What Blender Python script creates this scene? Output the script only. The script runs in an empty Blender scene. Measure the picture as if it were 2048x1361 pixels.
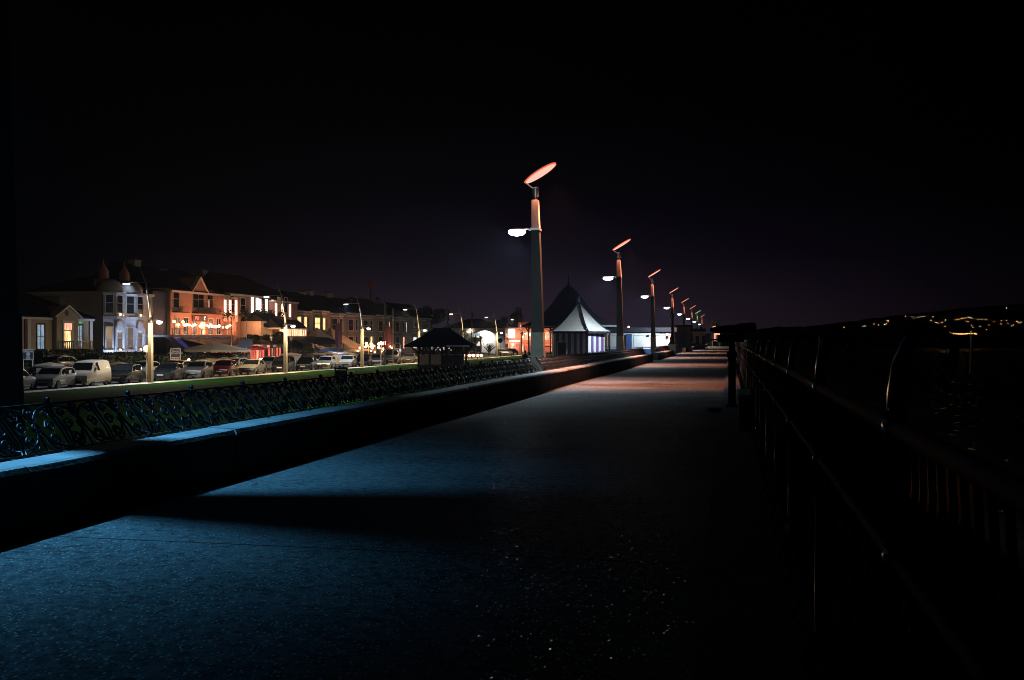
import bpy, math, random
from mathutils import Vector, Matrix
random.seed(7)
SC = bpy.context.scene
COL = SC.collection
R = math.radians
PI = math.pi
# ---------------------------------------------------------------- survey of the place
F = 2083.0                      # focal length in photograph pixels
TH = math.atan(436 / F)         # the camera looks a little landward of the promenade's run (+Y)
CT, ST = math.cos(TH), math.sin(TH)
CX, CY, HC = 1024.0, 681.0, 1.4
def pt(px, py, d):              # point seen at a photograph position, d metres ahead
    r = (px - CX) * d / F
    return Vector((r * CT - d * ST, r * ST + d * CT, HC + (CY - py) * d / F))
def dist(px, X):                # how far ahead the line x = X is at that bearing
    return X / ((px - CX) / F * CT - ST)
def yx(px, X):
    d = dist(px, X); return (px - CX) * d / F * ST + d * CT
def zx(px, py, X):
    return HC + (CY - py) * dist(px, X) / F
def lerp(a, b, t): return a + (b - a) * t

# ---------------------------------------------------------------- mesh builder
class MB:
    def __init__(s): s.v = []; s.f = []
    def add(s, vs, fs):
        n = len(s.v); s.v += [tuple(v) for v in vs]; s.f += [tuple(i + n for i in f) for f in fs]; return s
    def box(s, x0, x1, y0, y1, z0, z1, taper=0):
        t = taper
        vs = [(x0, y0, z0), (x1, y0, z0), (x1, y1, z0), (x0, y1, z0), (x0 + t, y0 + t, z1), (x1 - t, y0 + t, z1), (x1 - t, y1 - t, z1), (x0 + t, y1 - t, z1)]
        return s.add(vs, [(0, 3, 2, 1), (4, 5, 6, 7), (0, 1, 5, 4), (1, 2, 6, 5), (2, 3, 7, 6), (3, 0, 4, 7)])
    def prism(s, poly, axis, a, b):
        def mk(p, t):
            return {'x': (t, p[0], p[1]), 'y': (p[0], t, p[1]), 'z': (p[0], p[1], t)}[axis]
        n = len(poly)
        vs = [mk(p, a) for p in poly] + [mk(p, b) for p in poly]
        fs = [tuple(range(n))[::-1], tuple(range(n, 2 * n))] + [(i, (i + 1) % n, n + (i + 1) % n, n + i) for i in range(n)]
        return s.add(vs, fs)
    def tube(s, pts, r, n=6, cap=True):
        pts = [Vector(p) for p in pts]; m = len(pts); vs = []; fs = []
        rr = r if isinstance(r, (list, tuple)) else [r] * m
        for i, p in enumerate(pts):
            t = (pts[min(i + 1, m - 1)] - pts[max(i - 1, 0)])
            if t.length < 1e-9: t = Vector((0, 0, 1))
            t.normalize()
            u = t.cross(Vector((0, 1, 0)) if abs(t.y) < .9 else Vector((1, 0, 0))).normalized(); w = t.cross(u)
            for k in range(n):
                a = 2 * PI * k / n
                vs.append(p + (u * math.cos(a) + w * math.sin(a)) * rr[i])
        for i in range(m - 1):
            for k in range(n):
                k2 = (k + 1) % n
                fs.append((i * n + k, i * n + k2, (i + 1) * n + k2, (i + 1) * n + k))
        if cap: fs += [tuple(range(n)), tuple(range((m - 1) * n, m * n))[::-1]]
        return s.add(vs, fs)
    def lathe(s, prof, n=12, c=(0, 0, 0), rot=0, sx=1, sy=1):
        vs = []; fs = []; m = len(prof)
        for r, z in prof:
            for k in range(n):
                a = 2 * PI * k / n + rot
                vs.append((c[0] + r * math.cos(a) * sx, c[1] + r * math.sin(a) * sy, c[2] + z))
        for i in range(m - 1):
            for k in range(n):
                k2 = (k + 1) % n
                fs.append((i * n + k, i * n + k2, (i + 1) * n + k2, (i + 1) * n + k))
        fs += [tuple(range(n))[::-1], tuple(range((m - 1) * n, m * n))]
        return s.add(vs, fs)
    def ball(s, c, r, n=8, m=6, sz=1):
        return s.lathe([(max(r * math.sin(PI * i / m), 1e-4), -r * sz * math.cos(PI * i / m)) for i in range(m + 1)], n, c)
    def quad(s, a, b, c, d): return s.add([a, b, c, d], [(0, 1, 2, 3)])
    def xf(s, M):
        s.v = [tuple(M @ Vector(v)) for v in s.v]; return s
    def mesh(s, name, mats):
        me = bpy.data.meshes.new(name); me.from_pydata(s.v, [], s.f); me.update()
        for m in (mats if isinstance(mats, (list, tuple)) else [mats]): me.materials.append(m)
        return me
    def build(s, name, mat, parent=None, smooth=None):
        me = s.mesh(name, mat)
        if smooth:
            me.shade_smooth(); me.set_sharp_from_angle(angle=R(smooth))
        return link(name, me, parent)
def link(name, me, parent=None):
    o = bpy.data.objects.new(name, me); COL.objects.link(o)
    if parent is not None: o.parent = parent
    return o
def tag(o, label, cat, group=None):
    o['label'] = label; o['category'] = cat; o['kind'] = 'thing'
    if group: o['group'] = group
    return o
def struct(o, kind='structure', label=None):
    o['kind'] = kind
    if label: o['label'] = label
    return o
def thing(name, label, cat, loc=(0, 0, 0), rz=0, group=None):
    o = bpy.data.objects.new(name, None); COL.objects.link(o)
    o.location = loc; o.rotation_euler = (0, 0, rz); o.empty_display_size = .3
    return tag(o, label, cat, group)
def copy_tree(o, parent=None):
    c = o.copy(); COL.objects.link(c); c.parent = parent
    if parent is None and o.parent is None: pass
    for ch in list(o.children): copy_tree(ch, c)
    return c

# ---------------------------------------------------------------- materials
def new_mat(name):
    m = bpy.data.materials.new(name); m.use_nodes = True
    nt = m.node_tree; b = nt.nodes['Principled BSDF']; return m, nt, b
def nd(nt, typ, **kw):
    n = nt.nodes.new(typ)
    for k, v in kw.items(): setattr(n, k, v)
    return n
def mat(name, col, rough=.7, metal=0, var=.18, scale=3, bump=0, bscale=None, spec=None, coat=0, stretch=None):
    m, nt, b = new_mat(name)
    b.inputs['Roughness'].default_value = rough; b.inputs['Metallic'].default_value = metal
    if spec is not None: b.inputs['Specular IOR Level'].default_value = spec
    if coat: b.inputs['Coat Weight'].default_value = coat; b.inputs['Coat Roughness'].default_value = .05
    tc = nd(nt, 'ShaderNodeTexCoord'); src = tc.outputs['Object']
    if stretch:
        mp = nd(nt, 'ShaderNodeMapping'); mp.inputs['Scale'].default_value = stretch
        nt.links.new(src, mp.inputs['Vector']); src = mp.outputs['Vector']
    if var:
        no = nd(nt, 'ShaderNodeTexNoise'); no.inputs['Scale'].default_value = scale; no.inputs['Detail'].default_value = 5
        no.inputs['Roughness'].default_value = .65
        nt.links.new(src, no.inputs['Vector'])
        rp = nd(nt, 'ShaderNodeValToRGB')
        rp.color_ramp.elements[0].position = .3; rp.color_ramp.elements[1].position = .72
        rp.color_ramp.elements[0].color = tuple(c * (1 - var) for c in col) + (1,)
        rp.color_ramp.elements[1].color = tuple(min(1, c * (1 + var)) for c in col) + (1,)
        nt.links.new(no.outputs['Fac'], rp.inputs['Fac']); nt.links.new(rp.outputs['Color'], b.inputs['Base Color'])
    else: b.inputs['Base Color'].default_value = tuple(col) + (1,)
    if bump:
        n2 = nd(nt, 'ShaderNodeTexNoise'); n2.inputs['Scale'].default_value = bscale or scale * 6; n2.inputs['Detail'].default_value = 4
        nt.links.new(src, n2.inputs['Vector'])
        bp = nd(nt, 'ShaderNodeBump'); bp.inputs['Strength'].default_value = bump; bp.inputs['Distance'].default_value = .02
        nt.links.new(n2.outputs['Fac'], bp.inputs['Height']); nt.links.new(bp.outputs['Normal'], b.inputs['Normal'])
    return m
def glow(name, col, strength, base=(.5, .5, .5)):
    m, nt, b = new_mat(name)
    b.inputs['Base Color'].default_value = base + (1,)
    b.inputs['Emission Color'].default_value = tuple(col) + (1,); b.inputs['Emission Strength'].default_value = strength; m.cycles.emission_sampling = 'NONE'
    return m
def lit_window(name, col, strength):          # a lit room seen through curtains
    m, nt, b = new_mat(name)
    b.inputs['Base Color'].default_value = (.05, .05, .05, 1); b.inputs['Roughness'].default_value = .15
    tc = nd(nt, 'ShaderNodeTexCoord'); mp = nd(nt, 'ShaderNodeMapping'); mp.inputs['Scale'].default_value = (2, 5, .9)
    no = nd(nt, 'ShaderNodeTexNoise'); no.inputs['Scale'].default_value = 1.3; no.inputs['Detail'].default_value = 3
    rp = nd(nt, 'ShaderNodeValToRGB'); rp.color_ramp.elements[0].position = .35; rp.color_ramp.elements[1].position = .65
    rp.color_ramp.elements[0].color = tuple(c * .35 for c in col) + (1,); rp.color_ramp.elements[1].color = tuple(col) + (1,)
    nt.links.new(tc.outputs['Object'], mp.inputs['Vector']); nt.links.new(mp.outputs['Vector'], no.inputs['Vector'])
    nt.links.new(no.outputs['Fac'], rp.inputs['Fac']); nt.links.new(rp.outputs['Color'], b.inputs['Emission Color'])
    b.inputs['Emission Strength'].default_value = strength; m.cycles.emission_sampling = 'NONE'
    return m
def brick(name, c1, c2, mort, sc=4):
    m, nt, b = new_mat(name); b.inputs['Roughness'].default_value = .85
    tc = nd(nt, 'ShaderNodeTexCoord'); sx = nd(nt, 'ShaderNodeSeparateXYZ'); cb = nd(nt, 'ShaderNodeCombineXYZ'); ad = nd(nt, 'ShaderNodeMath', operation='ADD')
    nt.links.new(tc.outputs['Object'], sx.inputs[0]); nt.links.new(sx.outputs[0], ad.inputs[0]); nt.links.new(sx.outputs[1], ad.inputs[1])
    nt.links.new(ad.outputs[0], cb.inputs[0]); nt.links.new(sx.outputs[2], cb.inputs[1])
    br = nd(nt, 'ShaderNodeTexBrick'); br.inputs['Scale'].default_value = sc
    br.inputs['Color1'].default_value = c1 + (1,); br.inputs['Color2'].default_value = c2 + (1,); br.inputs['Mortar'].default_value = mort + (1,)
    nt.links.new(cb.outputs[0], br.inputs['Vector']); nt.links.new(br.outputs['Color'], b.inputs['Base Color'])
    return m

def sparkle_ground(name, lo, hi, speck, big=.35, cell=26.0, frac=.88, tilt=.55, rough=.75, jointY=None):
    """asphalt / pebbles: mottled aggregate with polished chips that catch whatever lamp they face"""
    m, nt, b = new_mat(name); L = nt.links.new
    tc = nd(nt, 'ShaderNodeTexCoord'); src = tc.outputs['Object']
    n1 = nd(nt, 'ShaderNodeTexNoise'); n1.inputs['Scale'].default_value = big; n1.inputs['Detail'].default_value = 6; n1.inputs['Roughness'].default_value = .7
    n2 = nd(nt, 'ShaderNodeTexNoise'); n2.inputs['Scale'].default_value = 70; n2.inputs['Detail'].default_value = 4; n2.inputs['Roughness'].default_value = .8
    for n in (n1, n2): L(src, n.inputs['Vector'])
    n3 = nd(nt, 'ShaderNodeTexNoise'); n3.inputs['Scale'].default_value = 11; n3.inputs['Detail'].default_value = 7; n3.inputs['Roughness'].default_value = .8; L(src, n3.inputs['Vector'])
    mx = nd(nt, 'ShaderNodeMath', operation='MULTIPLY_ADD'); mx.inputs[1].default_value = .9
    L(n2.outputs['Fac'], mx.inputs[0]); L(n3.outputs['Fac'], mx.inputs[2])
    rp = nd(nt, 'ShaderNodeValToRGB'); rp.color_ramp.elements[0].position = .80; rp.color_ramp.elements[1].position = 1.18 if False else 1.0
    rp.color_ramp.elements[0].color = lo + (1,); rp.color_ramp.elements[1].color = hi + (1,)
    big_ = nd(nt, 'ShaderNodeMapRange'); big_.inputs[1].default_value = .36; big_.inputs[2].default_value = .62; big_.inputs[3].default_value = -.08; big_.inputs[4].default_value = .05; L(n1.outputs['Fac'], big_.inputs[0])
    ad_ = nd(nt, 'ShaderNodeMath', operation='ADD'); L(mx.outputs[0], ad_.inputs[0]); L(big_.outputs[0], ad_.inputs[1])
    L(ad_.outputs[0], rp.inputs['Fac'])
    vo = nd(nt, 'ShaderNodeTexVoronoi'); vo.inputs['Scale'].default_value = cell; vo.inputs['Randomness'].default_value = 1
    mp2 = nd(nt, 'ShaderNodeMapping'); mp2.inputs['Scale'].default_value = (1, .45, 1); L(src, mp2.inputs['Vector']); L(mp2.outputs['Vector'], vo.inputs['Vector'])
    sep = nd(nt, 'ShaderNodeSeparateColor'); L(vo.outputs['Color'], sep.inputs[0])
    g1 = nd(nt, 'ShaderNodeMath', operation='GREATER_THAN'); g1.inputs[1].default_value = frac; L(sep.outputs[2], g1.inputs[0])
    g2 = nd(nt, 'ShaderNodeMath', operation='LESS_THAN'); g2.inputs[1].default_value = .28; L(vo.outputs['Distance'], g2.inputs[0])
    chip = nd(nt, 'ShaderNodeMath', operation='MULTIPLY'); L(g1.outputs[0], chip.inputs[0]); L(g2.outputs[0], chip.inputs[1])
    mixc = nd(nt, 'ShaderNodeMix', data_type='RGBA'); mixc.inputs['B'].default_value = speck + (1,)
    L(chip.outputs[0], mixc.inputs['Factor']); L(rp.outputs['Color'], mixc.inputs['A'])
    col_out = mixc.outputs['Result']
    if jointY:
        sy = nd(nt, 'ShaderNodeSeparateXYZ'); L(src, sy.inputs[0])
        md = nd(nt, 'ShaderNodeMath', operation='PINGPONG'); md.inputs[1].default_value = jointY; L(sy.outputs[1], md.inputs[0])
        lt = nd(nt, 'ShaderNodeMath', operation='LESS_THAN'); lt.inputs[1].default_value = .012; L(md.outputs[0], lt.inputs[0])
        mj = nd(nt, 'ShaderNodeMix', data_type='RGBA'); mj.inputs['B'].default_value = (.012, .012, .013, 1)
        L(lt.outputs[0], mj.inputs['Factor']); L(col_out, mj.inputs['A']); col_out = mj.outputs['Result']
    L(col_out, b.inputs['Base Color'])
    rr = nd(nt, 'ShaderNodeMix', data_type='FLOAT'); rr.inputs['A'].default_value = rough; rr.inputs['B'].default_value = .12
    L(chip.outputs[0], rr.inputs['Factor']); L(rr.outputs['Result'], b.inputs['Roughness'])
    rs = nd(nt, 'ShaderNodeMix', data_type='FLOAT'); rs.inputs['A'].default_value = .12; rs.inputs['B'].default_value = 1.0; L(chip.outputs[0], rs.inputs['Factor']); L(rs.outputs['Result'], b.inputs['Specular IOR Level'])
    # bump for the rough bed, a random facet for each chip
    bp = nd(nt, 'ShaderNodeBump'); bp.inputs['Strength'].default_value = .9; bp.inputs['Distance'].default_value = .012
    L(n2.outputs['Fac'], bp.inputs['Height'])
    sub = nd(nt, 'ShaderNodeVectorMath', operation='SUBTRACT'); sub.inputs[1].default_value = (.5, .5, .5); L(vo.outputs['Color'], sub.inputs[0])
    scv = nd(nt, 'ShaderNodeVectorMath', operation='SCALE'); scv.inputs['Scale'].default_value = tilt; L(sub.outputs[0], scv.inputs[0])
    gm = nd(nt, 'ShaderNodeNewGeometry')
    av = nd(nt, 'ShaderNodeVectorMath', operation='ADD'); L(gm.outputs['Normal'], av.inputs[0]); L(scv.outputs[0], av.inputs[1])
    nn = nd(nt, 'ShaderNodeVectorMath', operation='NORMALIZE'); L(av.outputs[0], nn.inputs[0])
    mn = nd(nt, 'ShaderNodeMix', data_type='VECTOR'); L(chip.outputs[0], mn.inputs['Factor']); L(bp.outputs['Normal'], mn.inputs['A']); L(nn.outputs[0], mn.inputs['B'])
    L(mn.outputs['Result'], b.inputs['Normal'])
    return m

M = {}
M['asphalt'] = sparkle_ground('promenade asphalt', (.006, .009, .011), (.13, .145, .15), (.55, .55, .53), cell=50.0, frac=.80, tilt=.25, jointY=3.3)
M['pebbles'] = sparkle_ground('beach shingle', (.02, .014, .009), (.2, .13, .08), (.3, .22, .15), big=.6, cell=1.6, frac=.4, tilt=.8)
M['wallcap'] = mat('rendered seat wall', (.24, .25, .25), .85, var=.28, scale=2.2, bump=.5, bscale=30)
M['iron'] = mat('black painted iron', (.0025, .003, .0035), .42, .0, var=.3, scale=8, spec=.28)
M['ironblue'] = mat('dark blue railing paint', (.010, .013, .024), .22, .35, var=.3, scale=8, spec=.8)
M['plinth'] = mat('dark kerb stone', (.06, .065, .07), .9, var=.3, scale=3, bump=.4, bscale=30)
M['railmatte'] = mat('matte black railing', (.0025, .003, .004), .8, 0, var=.3, scale=8, spec=.05)
M['concrete'] = mat('pale concrete', (.52, .57, .5), .85, var=.2, scale=4, bump=.4, bscale=40)
M['postdark'] = mat('dark green column', (.012, .022, .021), .6, var=.35, scale=3, stretch=(14, 14, .7))
M['posttop'] = mat('column top timber', (.42, .36, .32), .6, var=.3, scale=3, stretch=(16, 16, .8))
M['steel'] = mat('brushed steel', (.45, .45, .46), .35, .8, var=.12)
M['cream_metal'] = mat('cream painted post', (.72, .64, .5), .45, var=.08, scale=5)
M['grey_metal'] = mat('grey painted metal', (.3, .31, .32), .5, var=.1)
M['black'] = mat('black paint', (.012, .012, .013), .45, var=.2)
M['grass'] = mat('lawn grass', (.010, .060, .003), .95, spec=.03, var=.45, scale=.9, bump=.8, bscale=25)
M['path'] = mat('pale path paving', (.34, .32, .29), .85, var=.2, scale=1.2, bump=.3)
M['pavement'] = mat('pale pavement', (.52, .48, .4), .8, var=.15, scale=1.5, bump=.2)
M['road'] = mat('road asphalt', (.075, .073, .07), .6, var=.25, scale=1.5, bump=.3)
M['earth'] = mat('dark garden earth', (.03, .035, .022), .95, var=.4, scale=.6)
M['hill'] = mat('far wooded hill', (.006, .007, .007), 1, var=.4, scale=.02, spec=0)
M['leaf'] = mat('dark leaves', (.02, .035, .014), .6, var=.5, scale=1.5)
M['leaf2'] = mat('palm leaves', (.022, .04, .02), .5, var=.4, scale=2)
M['bark'] = mat('bark', (.06, .045, .035), .9, var=.3, scale=6)
M['slate'] = mat('slate roof', (.014, .016, .021), .75, spec=.12, var=.3, scale=1.5, bump=.3)
M['flatroof'] = mat('dark flat roof edge', (.004, .008, .016), .7, var=.2)
M['tentcloth'] = mat('dark blue roof felt', (.016, .022, .04), .5, var=.25, scale=1)
M['canvas'] = mat('white canvas', (.72, .70, .66), .75, var=.1, scale=1.4, bump=.5, bscale=5)
M['canvas_grey'] = mat('grey canvas', (.10, .10, .095), .75, var=.15, scale=1.4, bump=.4, bscale=5)
M['creamwall'] = mat('cream render', (.52, .44, .34), .85, var=.1, scale=2, bump=.2)
M['whitewall'] = mat('white render', (.74, .74, .74), .8, var=.08, scale=1.5, bump=.15)
M['greywall'] = mat('grey render', (.34, .34, .34), .85, var=.15, scale=1.2)
M['pinkwall'] = mat('ochre render', (.46, .27, .20), .85, var=.14, scale=1.5)
M['terrace'] = mat('weathered stucco', (.36, .34, .32), .85, var=.18, scale=1)
M['bluewall'] = mat('blue painted wall', (.02, .075, .24), .6, var=.1)
M['navy'] = mat('navy painted wall', (.03, .05, .12), .7, var=.15)
M['trim'] = mat('white trim', (.78, .77, .75), .6, var=.05)
M['dkred'] = mat('dark red trim', (.09, .03, .025), .6, var=.2)
M['redbrick'] = brick('red brick', (.30, .09, .05), (.36, .13, .07), (.3, .27, .24))
M['stonepier'] = mat('cream pier stone', (.58, .50, .38), .85, var=.12, scale=4)
M['glass'] = mat('dark window glass', (.02, .024, .03), .08, var=0, spec=.8)
M['carglass'] = mat('car glass', (.008, .01, .012), .04, var=0, spec=.9)
M['rubber'] = mat('tyre rubber', (.015, .015, .015), .8, var=.2)
M['rim'] = mat('alloy wheel', (.5, .5, .5), .3, .8, var=.05)
M['plate'] = mat('number plate', (.75, .75, .7), .5, var=0)
M['lens'] = mat('headlamp lens', (.75, .75, .75), .08, .5, var=0)
M['redlens'] = mat('tail lamp lens', (.35, .02, .02), .15, var=0)
M['wood'] = mat('old timber', (.07, .05, .04), .7, var=.3, stretch=(4, 4, 1))
M['panelgrey'] = mat('frosted panel', (.62, .63, .66), .6, var=.12, scale=2)
M['redcloth'] = mat('red awning cloth', (.5, .03, .025), .7, var=.15)
M['purplecloth'] = mat('folded purple cloth', (.10, .04, .06), .8, var=.25, stretch=(6, 6, .6))
M['skin'] = mat('skin', (.45, .27, .2), .6, var=.05)
M['cloth'] = mat('dark coat cloth', (.015, .016, .022), .85, var=.3)
M['w_warm'] = lit_window('warm lit window', (1, .55, .22), 2.6)
M['w_pink'] = lit_window('pinkish lit window', (1, .36, .22), 2.2)
M['w_cool'] = lit_window('cool lit window', (.5, .75, 1), .5)
M['w_dim'] = lit_window('dim lit window', (.5, .3, .14), .35)
M['w_red'] = lit_window('red lit bar window', (1, .16, .1), 1.3)
M['w_white'] = lit_window('white lit window', (.9, .95, 1), 1.1)
M['bulb'] = glow('warm bulb', (1, .5, .2), 30)
M['bulb2'] = glow('orange bulb', (1, .38, .14), 26)
M['sodium'] = glow('warm street lamp lens', (1, .78, .5), 40)
M['whitelamp'] = glow('white street lamp lens', (.85, .95, 1), 20)
M['ledlamp'] = glow('white promenade lamp lens', (.85, .94, 1), 42)
M['bluelamp'] = glow('blue promenade lamp lens', (.2, .55, 1), 12)
M['ledlamp'].cycles.emission_sampling = 'AUTO'
M['disc_warm'] = glow('reflector disc with painted glow', (1, .50, .41), 1.15)  # disc and rim emission stands in for uplight caught by the reflector
M['disc_rim'] = glow('orange disc rim with painted glow', (1, .12, .02), .95)
M['disc_blue'] = glow('blue disc with painted glow', (.1, .45, 1), 1.1)
M['disc_green'] = glow('green disc with painted glow', (.3, 1, .45), .9)
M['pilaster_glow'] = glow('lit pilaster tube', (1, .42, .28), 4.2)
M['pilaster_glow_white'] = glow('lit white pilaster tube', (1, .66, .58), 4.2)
M['neon_red'] = glow('red neon', (1, .02, .05), 1.3)
M['neon_white'] = glow('white neon', (.95, .9, 1), 1.3)
M['tail_red'] = glow('red lamp', (1, .2, .1), 14)
M['hilllight'] = glow('distant lamp', (1, .45, .15), 3.0)
M['hilllight2'] = glow('distant white lamp', (.9, .85, .7), 2.0)
M['screenblue'] = glow('blue lit sign panel', (.25, .4, 1), .6)
M['pub_glass'] = lit_window('violet lit glass canopy', (.16, .14, .6), .22)

def spot(name, loc, target, watts, col, deg, blend=1.0, radius=.06, parent=None):
    l = bpy.data.lights.new(name, 'SPOT'); l.energy = watts; l.color = col; l.spot_size = R(deg); l.spot_blend = blend; l.shadow_soft_size = radius
    o = bpy.data.objects.new(name, l); COL.objects.link(o); o.location = loc
    o.rotation_euler = (Vector(target) - Vector(loc)).to_track_quat('-Z', 'Y').to_euler()
    if parent is not None: o.parent = parent
    return o
def point(name, loc, watts, col, radius=.08, parent=None):
    l = bpy.data.lights.new(name, 'POINT'); l.energy = watts; l.color = col; l.shadow_soft_size = radius
    o = bpy.data.objects.new(name, l); COL.objects.link(o); o.location = loc
    if parent is not None: o.parent = parent
    return o
def text(name, s, size, m, parent, mtx, depth=.01, align='CENTER'):
    cu = bpy.data.curves.new(name, 'FONT'); cu.body = s; cu.size = size; cu.align_x = align; cu.align_y = 'CENTER'; cu.extrude = depth
    t = bpy.data.objects.new(name + '_tmp', cu); COL.objects.link(t)
    dg = bpy.context.evaluated_depsgraph_get(); me = bpy.data.meshes.new_from_object(t.evaluated_get(dg))
    bpy.data.objects.remove(t); bpy.data.curves.remove(cu)
    me.name = name; me.materials.clear(); me.materials.append(m)
    me.transform(mtx)
    return link(name, me, parent)
FACE_X = Matrix(((0, 0, 1, 0), (1, 0, 0, 0), (0, 1, 0, 0), (0, 0, 0, 1)))   # text in the y-z plane, read from +x
def atx(x, y, z): return Matrix.Translation((x, y, z)) @ FACE_X

# ---------------------------------------------------------------- camera, sky, air
cam = bpy.data.cameras.new('camera'); co = bpy.data.objects.new('camera', cam); COL.objects.link(co)
cam.sensor_width = 36; cam.lens = 36 * F / 2048; cam.clip_start = .05; cam.clip_end = 6000
co.location = (0, 0, HC); co.rotation_euler = (R(90), 0, TH); SC.camera = co
w = bpy.data.worlds.new('World'); SC.world = w; w.use_nodes = True
nt = w.node_tree; bg = nt.nodes['Background']; L = nt.links.new
tc = nd(nt, 'ShaderNodeTexCoord'); sx = nd(nt, 'ShaderNodeSeparateXYZ'); L(tc.outputs['Generated'], sx.inputs[0])
rp = nd(nt, 'ShaderNodeValToRGB'); e = rp.color_ramp.elements
e[0].position = 0; e[0].color = (.0280, .0160, .0260, 1); e[1].position = .36; e[1].color = (.0, .0, .0, 1)
for p, c in ((.04, (.0180, .0110, .0205)), (.08, (.0060, .0042, .0094)), (.13, (.0014, .0012, .0029)), (.2, (.0003, .0003, .0008))):
    k = e.new(p); k.color = c + (1,)
L(sx.outputs[2], rp.inputs['Fac'])
gd = Vector((-.16, 1, 0)).normalized()        # light pollution hangs over the town down the coast
dt = nd(nt, 'ShaderNodeVectorMath', operation='DOT_PRODUCT'); dt.inputs[1].default_value = gd; L(tc.outputs['Generated'], dt.inputs[0])
mxm = nd(nt, 'ShaderNodeMath', operation='MAXIMUM'); mxm.inputs[1].default_value = 0; L(dt.outputs['Value'], mxm.inputs[0])
pw = nd(nt, 'ShaderNodeMath', operation='POWER'); pw.inputs[1].default_value = 24; L(mxm.outputs[0], pw.inputs[0])
ml = nd(nt, 'ShaderNodeVectorMath', operation='SCALE'); L(rp.outputs['Color'], ml.inputs[0]); L(pw.outputs[0], ml.inputs['Scale'])
L(ml.outputs[0], bg.inputs['Color']); bg.inputs['Strength'].default_value = 1.0
SC.view_settings.view_transform = 'Standard'; SC.view_settings.look = 'None'; SC.view_settings.exposure = 0; SC.view_settings.gamma = 1
SC.render.engine = 'CYCLES'
cy = SC.cycles
cy.max_bounces = 4; cy.diffuse_bounces = 0; cy.glossy_bounces = 1; cy.transmission_bounces = 2; cy.volume_bounces = 0
cy.caustics_reflective = False; cy.caustics_refractive = False; cy.use_light_tree = True
cy.sample_clamp_indirect = 2.0; cy.sample_clamp_direct = 8
cy.use_denoising = True; cy.denoiser = 'OPENIMAGEDENOISE'
cy.use_adaptive_sampling = False
cy.filter_width = .9
cy.pixel_filter_type = 'BLACKMAN_HARRIS'


def haze():
    b_ = MB().box(-440, 1760, -75, 1830, -9, 130)
    m_ = bpy.data.materials.new('night haze'); m_.use_nodes = True; nt_ = m_.node_tree; nt_.nodes.clear()
    out = nt_.nodes.new('ShaderNodeOutputMaterial'); vp = nt_.nodes.new('ShaderNodeVolumePrincipled')
    vp.inputs['Color'].default_value = (.5, .66, 1, 1); vp.inputs['Density'].default_value = HAZE; vp.inputs['Anisotropy'].default_value = .72
    nt_.links.new(vp.outputs[0], out.inputs['Volume'])
    o = b_.build('haze', m_); o['kind'] = 'stuff'
HAZE = .00028
haze()
# ================================================================= THE GROUND
def sheet(name, xs, zs, m, y0=-60, y1=1800, ny=1, kind='structure'):
    b = MB(); n = len(xs); ys = [lerp(y0, y1, (i / ny) ** 2) for i in range(ny + 1)]
    for y in ys:
        for x, z in zip(xs, zs): b.v.append((x, y, z))
    for j in range(ny):
        for i in range(n - 1): b.f.append((j * n + i, j * n + i + 1, (j + 1) * n + i + 1, (j + 1) * n + i))
    return struct(b.build(name, m), kind)
sheet('promenade', [-5.36, -.16], [0, 0], M['asphalt'])
sheet('promenade_kerb', [-.16, -.155, .55, .6, .62], [0, .09, .09, .09, -3.2], M['plinth'])
sheet('path', [-11.6, -5.36, -5.355], [-.62, -.5, 0], M['path'])
GX = [-41.6, -36, -30, -24, -18, -11.6]; GZ = [-1.78, -1.66, -1.5, -1.25, -.98, -.62]
sheet('lawn', GX, GZ, M['grass'])
sheet('pavement', [-42.9, -42.85, -41.6], [-1.88, -1.77, -1.78], M['pavement'])
sheet('road', [-53, -42.9], [-1.9, -1.88], M['road'])
sheet('far_pavement', [-55.2, -53.02, -53], [-1.75, -1.77, -1.9], M['pavement'])
sheet('garden_ground', [-420, -90, -64, -60, -55.2], [-1.2, -1.2, -1.2, -1.35, -1.75], M['earth'])
sheet('beach', [.62, 8, 20, 34], [-3.2, -3.0, -3.4, -4.2], M['pebbles'])
mw, ntw, bw = new_mat('night sea'); bw.inputs['Base Color'].default_value = (.001, .002, .003, 1); bw.inputs['Roughness'].default_value = .35; bw.inputs['Specular IOR Level'].default_value = .08
nz = nd(ntw, 'ShaderNodeTexNoise'); nz.inputs['Scale'].default_value = .9; nz.inputs['Detail'].default_value = 4
tcw = nd(ntw, 'ShaderNodeTexCoord'); mpw = nd(ntw, 'ShaderNodeMapping'); mpw.inputs['Scale'].default_value = (1.6, .4, 1)
ntw.links.new(tcw.outputs['Object'], mpw.inputs[0]); ntw.links.new(mpw.outputs[0], nz.inputs['Vector'])
bpw = nd(ntw, 'ShaderNodeBump'); bpw.inputs['Strength'].default_value = .7; bpw.inputs['Distance'].default_value = .3
ntw.links.new(nz.outputs['Fac'], bpw.inputs['Height']); ntw.links.new(bpw.outputs[0], bw.inputs['Normal'])
sheet('sea', [34, 1740], [-4.2, -4.2], mw)
def gz(X):
    if X > -5.36: return 0
    xs = [-55.2, -53, -42.9, -41.6, -36, -30, -24, -18, -11.6, -5.36]; zs = [-1.75, -1.9, -1.88, -1.78, -1.66, -1.5, -1.25, -.98, -.62, -.5]
    for a, b, c, d in zip(xs, xs[1:], zs, zs[1:]):
        if a <= X <= b: return lerp(c, d, (X - a) / (b - a))
    return -1.3

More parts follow.
